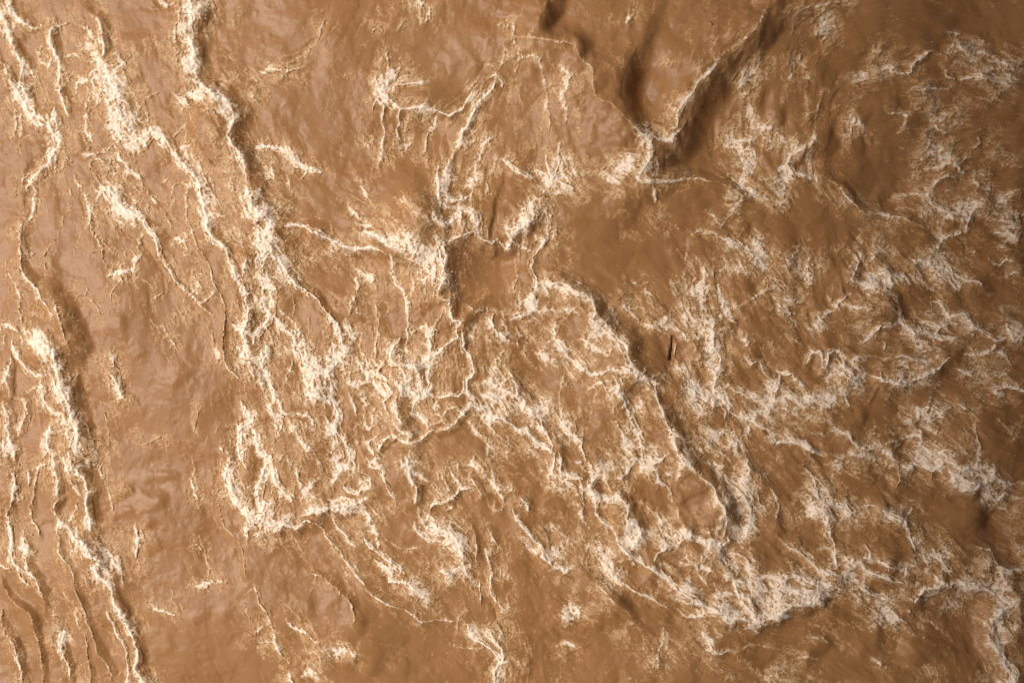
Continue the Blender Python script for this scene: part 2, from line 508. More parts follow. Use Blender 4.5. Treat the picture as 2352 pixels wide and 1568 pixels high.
K 18 .7 12 S O 920,650 830,680 770,670 740,720 660,790
f 22 .4 800,700 800,790 790,880
f 18 .35 1000,760 1060,830
K 28 .75 12 S X 1640,650 1660,700 1670,760 1730,790
f 24 .6 1560,790 1540,830 1460,880
K 20 .45 12 E X 1560,840 1640,880 1670,940
K 22 .5 8 S X 1390,20 1300,40 1210,80 1180,150
f 10 .7 1540,30 1620,30 1700,70
f 25 .5 1650,100 1600,130 1680,160
K 24 .65 8 S X 1530,200 1530,240 1590,260 1640,220 1690,250
f 20 .4 1370,140 1460,190
f 15 .3 1560,350 1680,330 1740,290
f 14 .5 1120,130 1150,210
K 18 .8 24 S K 270,930 300,870 350,880 370,950 400,970 410,870 500,850 520,910 510,960 560,980
K 16 .7 20 N K 560,920 640,880
K 28 .7 28 S K 490,970 560,1030 600,1060 640,1090
f 12 .7 590,1020 630,1010 660,1060
f 12 .7 690,1010 740,1030 770,1020 760,1060
K 18 .9 34 S K 770,990 770,1050 850,1060 900,1080 1000,1080
K 24 .7 30 S K 1000,1060 1090,1020 1180,970 1240,920 1270,890
K 18 .7 14 S K 1290,960 1380,1020
K 10 .35 24 N K 640,890 740,890 800,910 870,900 930,890 1060,910 1150,920
K 18 .8 12 S X 70,990 120,1000 180,1000 200,1050 240,1100
K 20 .85 10 E J 90,1010 80,1080 60,1140 60,1190 10,1270 -10,1320
f 22 .55 60,1180 180,1170 280,1190 380,1170 420,1200
K 24 .5 10 E X 510,1090 540,1170 570,1240
f 20 .4 500,1290 520,1340
K 26 .6 12 W X 1030,1230 1080,1260 1110,1220 1110,1170
K 24 .7 12 W X 1040,1260 1020,1330
K 14 .8 12 S X 1590,1110 1640,1100 1764,1120
f 30 .4 1540,1080 1580,1150
f 30 .35 1640,1040 1700,1080 1764,1060
f 14 .4 1310,1200 1380,1270 1440,1340
f 16 .5 1400,1330 1420,1440 1450,1480 1430,1560
f 20 .4 1540,1300 1640,1390 1690,1450
f 20 .5 1050,1400 1060,1490
K 20 .9 10 S J -20,1440 60,1480 150,1480 240,1480 290,1530 390,1575
K 20 .6 18 S P 460,1390 530,1410 570,1470 610,1510 670,1520 740,1510 830,1560
f 20 .35 300,1420 400,1440
K 24 .45 14 S P 800,1500 900,1460 1000,1440 1050,1450
f 14 .35 160,760 230,800 240,840
f 20 .35 0,1370 60,1470
g 20 E 600,1230 640,1310 700,1350
g 18 E 540,700 560,760 520,850
g 16 E 300,180 420,240 500,330
g 16 S 840,760 820,860 960,870
T20
K 24.5 .5 26 E D 360,-20 380,100 390,170 380,240 390,310 360,380 400,440 400,500
K 39.6 .75 28 E D 480,-20 500,80 560,150 590,210
K 28.8 .65 28 E D 590,200 600,270 600,350 610,440 610,520
K 32.4 .6 22 E D 470,60 470,140 510,230 560,280
f 20 .5 540,310 530,390 480,450
b 430,480,38,.6 430,290,30,.5 120,100,100,.5 110,300,85,.4 780,780,70,.45 820,1050,50,.55 920,1450,45,.5 450,1240,45,.5
K 26 .85 22 E N 450,490 520,570 600,620 660,690 690,740 650,750 670,820 740,880 790,900
f 26 .55 700,640 780,700 840,770 860,850 860,900
K 18 .8 10 E N 650,860 670,810
K 30 .7 24 E N 780,900 790,980 820,1060 850,1120 890,1190 910,1270
K 24 .65 24 E N 910,1270 930,1330 950,1420 920,1450 960,1540 990,1620
K 15 .6 14 W N 740,1050 770,1150 810,1250 850,1330 870,1430 880,1600
K 24 .5 12 E X 60,80 100,200 80,330 50,400 70,480 90,600 90,690 140,790 190,880 240,910
f 22 .5 200,100 210,200 200,270
f 10 .6 -10,760 90,760
K 14 .4 16 E X 350,50 280,90 250,200 220,300 210,420 260,560
K 26 .5 20 E X 150,580 180,680 180,780 240,840 280,920 300,1000
f 14 .4 190,560 230,560
K 9 .3 20 E X 350,470 400,560 410,680 480,770 510,820 520,900
K 9 .3 20 E X 520,900 570,1010 600,1120 640,1220 660,1300 700,1380 750,1460 780,1600
K 8 .25 20 E X -20,840 60,950 120,1020 190,1080 240,1180 270,1280 290,1400 300,1600
K 12 .35 24 E X 20,1170 60,1270 110,1370 150,1470 170,1600
f 20 .4 20,1050 30,1170
K 26 .6 18 E X 430,1190 420,1290 430,1370 450,1440 460,1540
K 12 .35 18 E X 590,1210 600,1350 620,1450 620,1600
f 14 .35 530,1020 540,1120 580,1220
b 380,1090,28,.4
f 8 .3 430,930 520,1000
g 12 E 640,1080 700,1180 710,1290
f 12 .35 640,30 680,120 720,220 770,330 780,400
g 16 E 830,190 870,250 890,300
f 5 .4 840,200 880,260
f 16 .3 820,490 840,580
f 8 .5 930,480 940,600 940,700
g 10 E 930,480 945,600 945,720
g 12 E 870,330 900,430
g 12 N 960,430 1010,450 1050,520
g 12 E 1060,520 1070,600 1110,670
g 14 E 1150,90 1165,190
f 10 .35 1350,600 1400,670 1430,760 1420,840
f 14 .4 1350,900 1420,870 1490,860 1580,870
b 1410,880,32,.5
f 14 .35 1040,1000 1100,1060 1210,1110
f 6 .3 1180,980 1190,930
f 14 .4 1240,1020 1250,1070
g 12 S 1450,1120 1530,1110 1620,1150
g 10 S 1300,1090 1380,1190
f 10 .4 1300,0 1340,80 1320,190 1360,300
g 12 W 1420,150 1500,290 1500,350
K 9 .3 12 W X 1500,340 1530,460 1580,560 1640,620 1680,700 1690,810
K 38 .75 18 W L 1560,-20 1590,60 1560,120 1590,190 1610,250 1660,350 1700,420 1740,480
b 1540,90,60,.4 1660,340,45,.7 1720,220,60,.3
K 18 .7 10 W L 1690,30 1700,80
f 25 .5 1764,350 1700,440 1710,560
g 18 S 1550,430 1590,500 1660,550
f 8 .3 1760,900 1690,990 1720,1080 1760,1190
g 14 E 1100,220 1080,340 1100,400
g 10 E 1150,1180 1130,1300 1140,1400
T21
K 32 .8 10 W L 60,-20 80,60 40,130 20,230 20,320 50,400 60,420
K 24 .65 8 W L 110,50 130,170 180,240 240,290 250,340
f 18 .55 280,50 300,120 310,230
K 26 .65 8 S L 540,0 560,60 610,90 580,130 530,180 510,160
b 660,50,75,.6 420,50,30,.4 660,130,85,.5 230,440,60,.6 600,310,85,.45 1360,60,55,.4 1380,640,50,.8 1300,700,100,.4 1330,800,85,.4 1740,240,40,.6 1630,640,48,.6 1690,1250,75,.4 1540,1310,60,.3 60,1250,85,.4 80,1340,60,.3 680,1350,24,.6 370,1530,45,.35 890,780,55,.5 100,300,80,.4 400,300,80,.4
K 32 .7 8 S L 790,60 830,20
f 25 .5 440,150 380,190 340,260 320,310
K 22 .9 14 S L 610,210 640,250 690,270 720,240 790,220 790,170 730,180 700,210
K 18 .65 12 W X 790,70 860,90 890,170 920,230 960,310
K 34 .85 26 S L -20,450 50,440 100,480 150,490 200,470 280,500 340,460 370,470
K 26 .8 26 S L 300,420 360,400 400,370 440,400 490,360 560,380 640,360 700,330 750,290
K 16 .5 10 S L 510,290 540,320 600,290 700,310
K 24 .6 14 S L 50,535 0,545
K 13 .55 12 S X 390,470 450,520 500,590 570,650 610,730 660,790 720,850 750,890
f 16 .6 580,690 640,750
K 11 .4 14 S X 750,900 810,960 900,1020 1000,1060 1080,1090 1120,1140 1180,1150 1240,1130 1300,1140 1380,1150
K 13 .55 8 S X 520,410 560,490 620,530 640,580 690,610
f 28 .6 700,340 760,420 800,500 840,560 850,620
K 15 .65 10 S X 750,570 800,640 850,680 930,730 980,770 1020,810
K 15 .7 8 S X 820,720 880,770 930,800 910,860 980,850 1050,880 1110,920 1160,960 1190,970
f 14 .35 850,540 920,590 1000,640 1080,680
f 12 .35 640,450 620,400
f 12 .4 940,720 930,770
K 28 .75 20 E M 1030,20 1060,120 1100,200 1110,280 1110,330
K 32 .65 8 E M 1090,100 1150,150 1190,170
g 18 W 1000,40 1040,140 1060,200
f 22 .5 1130,350 1120,420 1170,470
K 24 .65 16 S T 1090,450 1100,510 1160,550 1210,570 1280,600
K 30 1. 22 E T 1170,480 1220,510 1300,520 1360,560 1400,620 1430,690 1450,765
K 22 .75 14 S T 1450,760 1400,780 1350,810 1260,800
K 13 .8 8 S T 1280,600 1320,580 1340,610 1290,620
f 14 .4 1290,650 1270,700
f 20 .5 1060,650 1130,620
f 16 .5 1170,720 1200,740
K 17 .6 8 S X 1180,430 1210,350 1290,330
K 17 .85 10 S X 1290,320 1350,290 1410,250 1470,220
f 18 .5 1340,80 1380,170 1400,240
f 12 .35 1280,110 1330,240
f 22 .4 1300,380 1360,350
g 16 N 1230,450 1300,470 1400,540
f 18 .45 1440,150 1500,190 1560,270 1550,300
f 28 .5 1520,0 1500,60 1560,120 1580,180
f 22 .45 1620,100 1650,200 1700,310 1690,370 1640,370 1640,300
K 10 .4 14 E X 1480,480 1500,560 1510,660 1510,740
K 15 .6 14 E X 1600,500 1640,580 1670,640
K 15 .6 10 W X 1570,650 1600,740 1620,850 1620,940 1680,1020 1700,1090
f 12 .4 1650,730 1690,830
K 11 .5 8 W X 1530,860 1550,980 1560,1030
f 14 .35 1500,1050 1420,1100 1380,1200 1370,1260
K 18 .6 10 W X 1460,1180 1500,1260 1560,1290 1620,1350 1670,1420 1660,1500 1650,1600
K 18 .6 8 E X 1620,1220 1650,1290 1690,1340 1690,1420
f 14 .35 1400,1330 1480,1340 1560,1330
K 16 .5 8 W X -10,880 40,1010 80,1080 100,1160 140,1260 190,1370 240,1430
f 16 .5 90,1130 20,1190 0,1230
f 6 .3 180,990 250,1050 330,1120
g 9 E 180,990 250,1050 330,1120
f 14 .4 210,1100 280,1180 380,1210 410,1260 450,1290
K 10 .35 14 E X 390,800 440,820 520,870 590,930 650,980 680,1030 690,1090 680,1140
f 12 .35 430,1360 330,1330
f 14 .65 540,1330 630,1330
f 8 .3 430,800 410,870 360,940
f 20 .5 220,1490 260,1568
f 24 .5 320,1530 390,1500 410,1550
g 12 E 250,1450 280,1500 285,1600
g 18 S 480,1300 470,1400 440,1480
g 14 E 700,1000 700,1200 640,1270
g 16 S 560,1380 660,1420 760,1400
g 16 S 700,1500 800,1460 860,1500
g 14 E 380,900 350,1000 390,1160
g 12 S 60,620 120,640 200,610
T22
K 24 .7 12 E X 290,-20 280,80 270,120 310,190
b 270,120,38,.8 500,480,55,.3 700,330,100,.45 730,440,95,.45 620,110,55,.35 960,30,95,.5 1000,420,55,.4 1420,980,95,.45 1590,760,65,.35 1620,900,85,.35 940,970,55,.35 1000,920,60,.25 350,770,55,.5 80,330,62,.65 300,530,95,.4 180,620,60,.3 650,720,38,.6 370,1080,45,.4 360,1330,45,.4 60,1450,55,.3 1490,1520,65,.4 1560,1420,80,.3 1660,60,65,.35 820,260,70,.3 1200,850,80,.25 1080,560,60,.25
f 14 .5 220,0 250,90
K 22 .8 20 E X 330,-20 340,80 400,140 450,150 490,170
K 13 .6 10 E X 300,100 360,170 430,210
K 24 .7 10 S X 440,40 490,40
f 16 .65 530,40 550,80
K 18 .65 10 E X 460,170 490,230 490,330
f 22 .4 480,350 490,450 530,510
K 34 .8 22 E BB 600,130 550,200 530,260 580,280 660,290 720,270 770,310 810,360 800,440 860,460 880,510 870,590 830,640
K 18 .8 12 W BB 590,300 580,400 620,460 690,500 710,570 740,630
K 26 .5 14 E BB 520,110 590,140 640,170 680,240
K 22 .9 18 S BB 740,630 820,690 880,720 940,770 1000,810 1080,850 1130,900 1180,950 1250,1000 1330,1030
f 22 .7 880,680 910,730
f 16 .4 640,500 660,570
f 28 .4 800,700 860,760 890,830
K 20 .6 20 S X 720,150 790,110 830,60 850,20 880,40 900,80 950,90 1000,50 1080,-10
K 17 .5 14 E X 1000,90 1010,180 1080,240 1110,310 1140,340
f 28 .45 1060,60 1080,160
f 25 .5 1160,0 1150,80 1110,160
f 22 .4 1130,350 1150,420 1180,480
K 32 .6 10 E X 960,370 1010,400 1030,450 1020,510
f 22 .35 860,310 960,370
K 14 .6 40 E I 1160,-20 1220,60 1270,110 1330,160 1380,200 1400,270
K 14 .6 44 E I 1400,270 1440,340 1460,400 1480,480 1460,560
f 25 .5 1440,390 1410,430
K 20 .85 20 E I 1480,550 1490,590 1420,620 1390,610
K 28 .9 20 N I 1150,600 1170,540 1210,510 1250,550 1310,580 1330,600 1380,580 1400,600
K 32 .55 12 S I 1190,640 1220,710 1280,750 1310,830 1340,880
K 26 .5 10 S I 1290,660 1320,760 1380,790
K 14 .7 12 S X 1400,640 1450,690 1500,750 1540,800 1560,840
K 17 .75 10 E X 1560,680 1610,700 1640,760 1640,840
f 12 .5 1460,680 1550,680
K 10 .6 14 N X 990,730 1000,670 1050,630 1150,620
f 30 .45 1170,730 1230,740
f 16 .5 1390,860 1400,920
K 34 .85 34 S AA 1340,1040 1430,1070 1510,1110 1570,1110 1640,1130 1700,1140 1775,1130
K 28 .7 16 S AA 1260,1020 1330,1020
K 20 .9 16 S AA 1500,850 1530,930 1560,970 1620,970 1640,1010
K 15 .85 14 S AA 1510,860 1600,860 1680,850 1740,830
K 26 .9 18 S AA 1560,980 1600,1030 1660,1100 1680,1140
K 20 .8 14 S AA 1680,850 1720,920 1775,930
f 22 .6 1450,930 1500,960
K 15 .55 10 S X 1150,1060 1200,1100 1260,1110 1300,1090
K 13 .5 14 S X 760,880 820,910 900,950 980,990 1050,1030 1100,1060
K 11 .3 30 N X 560,870 640,950 720,1020 780,1080 830,1130
K 18 .55 14 W X 10,370 40,450 100,520 180,600 230,700 300,780 350,810 400,790
K 26 .6 14 E X 60,280 110,340 130,380
f 28 .5 260,620 320,680
f 30 .4 250,480 360,560
K 18 .6 12 W X 620,640 650,720 700,790 730,850
f 16 .35 70,580 170,680
f 16 .55 360,1040 430,1070 520,1120
f 20 .55 330,1120 400,1110
f 18 .45 310,1320 380,1310 430,1330
g 11 E 20,1130 60,1250 100,1380 100,1460 80,1600
f 10 .3 60,1250 100,1380 100,1460
g 12 E 1050,1150 1050,1250 1010,1330 1010,1450 1080,1600
f 10 .25 1050,1150 1050,1250 1010,1330 1010,1450
K 16 .5 14 S X 1310,1220 1350,1280 1380,1330 1440,1360 1530,1350
f 20 .55 1540,1350 1550,1390
f 12 .35 1560,1350 1650,1310 1764,1330
f 22 .35 1600,1400 1700,1490 1764,1520
K 32 .5 14 E X 1590,-20 1610,60 1640,110 1600,200 1650,260 1640,330
K 22 .55 12 W X 1480,160 1560,230 1610,300 1640,380 1630,470 1610,560
f 20 .4 1660,170 1690,320 1740,420
f 35 .4 1640,640 1670,720 1730,790
f 28 .55 1330,40 1420,70 1490,80
f 20 .35 1400,100 1520,190
g 14 S 700,1130 900,1140 1050,1130
g 14 E 200,1180 180,1290
T23
K 17 .75 22 S P 850,-20 870,30 920,60 980,100 1020,60 1080,70 1130,110 1180,90 1200,50 1170,10
K 20 .65 22 S P 1200,20 1280,50 1330,90 1400,80 1470,70 1530,80 1550,140
K 36 .8 24 S P 1250,120 1320,200 1380,230 1450,200 1500,190
K 22 .55 20 S P 1510,210 1550,290 1600,330 1640,280
b 1350,170,80,.75 1480,110,65,.4 1650,240,65,.3 860,480,95,.3 500,480,45,.35 100,140,55,.4 200,470,65,.35 220,760,120,.45 120,930,110,.45 60,1070,65,.4 540,800,55,.4 640,980,50,.45 540,710,65,.4 1200,750,95,.4 900,920,75,.35 1700,700,85,.4 1500,680,85,.3 1680,1150,95,.35 1640,1060,75,.45 1600,1540,55,.5 1250,1040,110,.25 1300,1300,90,.25 150,1460,200,.2 700,200,150,.15 1050,300,130,.2 1050,650,120,.25 1100,20,80,.3
f 14 .4 1570,190 1680,180 1764,180
f 14 .4 1590,250 1700,290 1764,300
g 30 S 1330,290 1420,230 1510,200
g 30 E 1440,280 1460,400 1430,560
K 15 .5 16 W X 880,30 910,120 890,230
K 11 .65 14 E X 260,90 300,130 320,190 350,220 350,260
f 14 .4 200,130 270,120
K 20 .8 18 E CC 290,290 330,350 390,410 430,490 440,570 460,620
K 20 .7 14 S CC 380,320 440,340 480,360 520,370 560,410 600,380
f 25 .55 350,260 340,300 390,320
K 11 .6 16 N CC 640,350 690,340 740,350
K 13 .6 14 E CC 450,620 460,700 460,770
K 20 .7 20 E X 780,390 850,410 900,430 950,490 990,560 1000,640
g 22 N 700,350 780,370 850,400
f 20 .4 1000,350 980,400 910,430
K 28 .5 12 E X 20,230 80,330 90,380 60,440
K 38 .5 22 W AA 90,570 150,620 220,670 290,730 350,780 420,830 450,870
f 20 .5 110,690 160,770
f 14 .4 340,640 420,640 450,690
K 32 .65 18 S AA -10,830 80,850 180,830 280,860 380,890 430,890
K 15 .9 16 S AA 30,1000 100,960 170,940 230,950 290,1000
K 24 .8 38 S AA -10,1150 50,1110 120,1080 180,1040 260,1020 330,1000 380,950 440,900
K 15 .6 14 S AA 490,800 560,830 600,830
K 38 .65 24 S DD 650,720 690,700 790,740 860,780 930,810
K 22 .85 28 S DD 640,740 700,800 800,840 850,870 920,880
K 11 .8 12 E DD 660,600 690,650 700,710
K 22 .75 16 S DD 580,850 640,900 720,950 800,970 860,1030
K 22 .6 12 S DD 520,680 550,720 600,760
K 15 .6 14 S X 770,1100 830,1120 900,1140 960,1170
f 12 .4 650,1000 760,1090
f 14 .3 930,1060 1050,1110 1200,1210 1280,1260
K 22 .75 30 S EE 1020,1010 1060,950 1110,920 1180,920 1190,880 1250,900 1290,860
f 12 .6 970,930 990,990
f 20 .5 1030,830 1020,900
K 34 .7 18 S EE 1150,830 1180,880
K 9 .8 10 E DD 925,830 955,785
K 32 .55 18 S EE 1130,690 1200,730 1220,780 1270,790
K 28 .65 30 S EE 1290,880 1370,900 1440,920 1540,940 1590,1000
f 25 .4 1060,700 1100,800
K 18 .5 18 N X 1420,620 1500,640 1560,680 1590,740 1680,780 1775,790
K 55 .5 30 E EE 1590,760 1640,830 1650,900 1620,960
K 42 .65 30 W FF 1600,960 1640,1020 1690,1040 1620,1090 1560,1130 1580,1200 1600,1260
K 38 .65 30 W FF 1600,1250 1580,1330 1610,1400 1660,1470 1690,1600
f 10 .35 280,1250 400,1260 440,1290 530,1330
g 14 S 280,1260 400,1270 440,1300 530,1340
f 14 .35 700,1370 780,1440 870,1500
f 8 .3 210,1410 290,1380 360,1410
g 14 N 210,1410 290,1380 360,1410
g 18 E 420,980 430,1150 450,1300
g 20 E 660,1120 740,1230 810,1350
g 28 W 1000,1180 1010,1300 1050,1500
g 18 E 800,560 860,620 900,720
g 16 E 500,560 560,620 620,650
g 18 E 660,60 670,160 620,220
"""

TILE = (1764.0, 1568.0)
lines, blots = [], []
ox = oy = 0.0
for row in TRACE.strip().splitlines():
    tk = row.split()
    if tk[0][0] == 'T' and len(tk) == 1:
        oy, ox = int(tk[0][1]) * TILE[1], int(tk[0][2]) * TILE[0]
        continue
    if tk[0] == 'b':
        for t in tk[1:]:
            x, y, r, a = map(float, t.split(','))
            blots.append((x + ox, y + oy, r, a))
        continue
    if tk[0] == 'K':
        w, a, h, side, tag = float(tk[1]), float(tk[2]), float(tk[3]), tk[4], tk[5]; rest = tk[6:]
    elif tk[0] == 'f':
        w, a, h, side, tag = float(tk[1]), float(tk[2]), 0.0, 'E', ''; rest = tk[3:]
    else:
        w, a, h, side, tag = 8.0, 0.0, float(tk[1]), tk[2], 'g'; rest = tk[3:]
    pts = np.array([[float(v) for v in t.split(',')] for t in rest]) + (ox, oy)
    lines.append((w, a, h, side, tag, pts))

# ------------------------------------------------------------------ noise on arrays
class Lattice:
    def __init__(self, seed, n=256):
        self.n = n
        r = np.random.RandomState(seed)
        ang = r.rand(n, n) * 2 * np.pi
        self.gx, self.gy = np.cos(ang).astype(np.float32), np.sin(ang).astype(np.float32)
    def __call__(self, x, y):
        xi, yi = np.floor(x), np.floor(y)
        fx, fy = (x - xi).astype(np.float32), (y - yi).astype(np.float32)
        xi, yi = xi.astype(np.int32) & (self.n - 1), yi.astype(np.int32) & (self.n - 1)
        x1, y1 = (xi + 1) & (self.n - 1), (yi + 1) & (self.n - 1)
        u, v = fx * fx * fx * (fx * (fx * 6 - 15) + 10), fy * fy * fy * (fy * (fy * 6 - 15) + 10)
        g = lambda a, b, p, q: self.gx[b, a] * p + self.gy[b, a] * q
        n0 = g(xi, yi, fx, fy) * (1 - u) + g(x1, yi, fx - 1, fy) * u
        n1 = g(xi, y1, fx, fy - 1) * (1 - u) + g(x1, y1, fx - 1, fy - 1) * u
        return (n0 * (1 - v) + n1 * v) * 1.45       # about -1..1

def fbm(x, y, wl, octaves, seed, gain=0.5, lac=2.03, ridged=False, billow=False):
    out, amp, tot = 0.0, 1.0, 0.0
    for k in range(octaves):
        n = Lattice(seed * 31 + k)(x / wl + 17.3 * k, y / wl - 9.1 * k)
        if ridged: n = 1.0 - np.abs(n) * 2.0
        if billow: n = np.abs(n) * 2.0 - 0.6
        out = out + n * amp
        tot += amp
        amp *= gain
        wl /= lac
    return out / tot

def sstep(a, b, x):
    t = np.clip((x - a) / (b - a), 0, 1)
    return t * t * (3 - 2 * t)

def worley(x, y, wl, seed):
    """distance to the nearest cell edge, 0 on the edge"""
    x, y = x / wl, y / wl
    r = np.random.RandomState(seed)
    n = 256
    jx, jy = r.rand(n, n).astype(np.float32), r.rand(n, n).astype(np.float32)
    xi, yi = np.floor(x).astype(np.int32), np.floor(y).astype(np.int32)
    f1 = np.full(x.shape, 9.0, np.float32); f2 = f1.copy()
    for dx in (-1, 0, 1):
        for dy in (-1, 0, 1):
            cx, cy = xi + dx, yi + dy
            d = np.hypot(cx + jx[cy & 255, cx & 255] - x, cy + jy[cy & 255, cx & 255] - y).astype(np.float32)
            f2 = np.minimum(f2, np.maximum(f1, d))
            f1 = np.minimum(f1, d)
    return f2 - f1

# ------------------------------------------------------------------ the sheet of points
STEP = 6.0
def axis(lo, hi, margin, reach):
    core = np.arange(lo - margin, hi + margin + STEP, STEP)
    out, st = [], STEP
    p = 0.0
    while p < reach:
        st *= 1.055 if p < 900 else 1.4
        p += st
        out.append(p)
    out = np.array(out)
    return np.concatenate([core[0] - out[::-1], core, core[-1] + out])
ax_x = axis(0, 7056, 150, 150000)
ax_y = axis(0, 4704, 150, 150000)
NX, NY = len(ax_x), len(ax_y)
X, Y = np.meshgrid(ax_x, ax_y)
X = X.astype(np.float32); Y = Y.astype(np.float32)
near = ((X > -700) & (X < 7756) & (Y > -700) & (Y < 5404)).astype(np.float32)

# coordinates pushed about so that nothing traced runs smooth
WX = X + 26 * fbm(X, Y, 190, 2, 3) + 13 * fbm(X, Y, 80, 4, 5, gain=0.55)
WY = Y + 26 * fbm(X, Y, 190, 2, 4) + 13 * fbm(X, Y, 80, 4, 6, gain=0.55)
WMOD = 0.95 + 0.75 * fbm(X, Y, 120, 3, 7)
RUF = 10.0 * fbm(X, Y, 34, 3, 19, gain=0.7)
AMOD = 1.0 + 0.6 * fbm(X, Y, 210, 3, 8)

def smooth_line(p, step=34.0):
    q = np.vstack([2 * p[0] - p[1], p, 2 * p[-1] - p[-2]])
    out = []
    for i in range(1, len(q) - 2):
        n = max(1, int(np.hypot(*(q[i + 1] - q[i])) / step))
        t = np.arange(n)[:, None] / n
        a, b, c, d = q[i - 1], q[i], q[i + 1], q[i + 2]
        out.append(0.5 * (2 * b + (c - a) * t + (2 * a - 5 * b + 4 * c - d) * t ** 2 + (3 * b - a - 3 * c + d) * t ** 3))
    out.append(p[-1:])
    return np.vstack(out)

SIDE = {'E': (1, 0), 'W': (-1, 0), 'S': (0, 1), 'N': (0, -1)}
HM = 0.0075                            # height figure to metres
core_keep = np.ones((NY, NX), np.float32)     # product of (1 - foam)
halo = np.zeros((NY, NX), np.float32)
edge = np.zeros((NY, NX), np.float32)
hsum = np.zeros((NY, NX), np.float32)
tags = sorted({l[4] for l in lines if l[4] and l[4] not in 'Xg'})
tag_p = np.full((NY, NX), 0.42, np.float32)
tag_id = np.full((NY, NX), -1, np.int16)
flow_pts = []                          # (x, y, tx, ty, weight)
fringe = []                            # places where spray leaves a crest

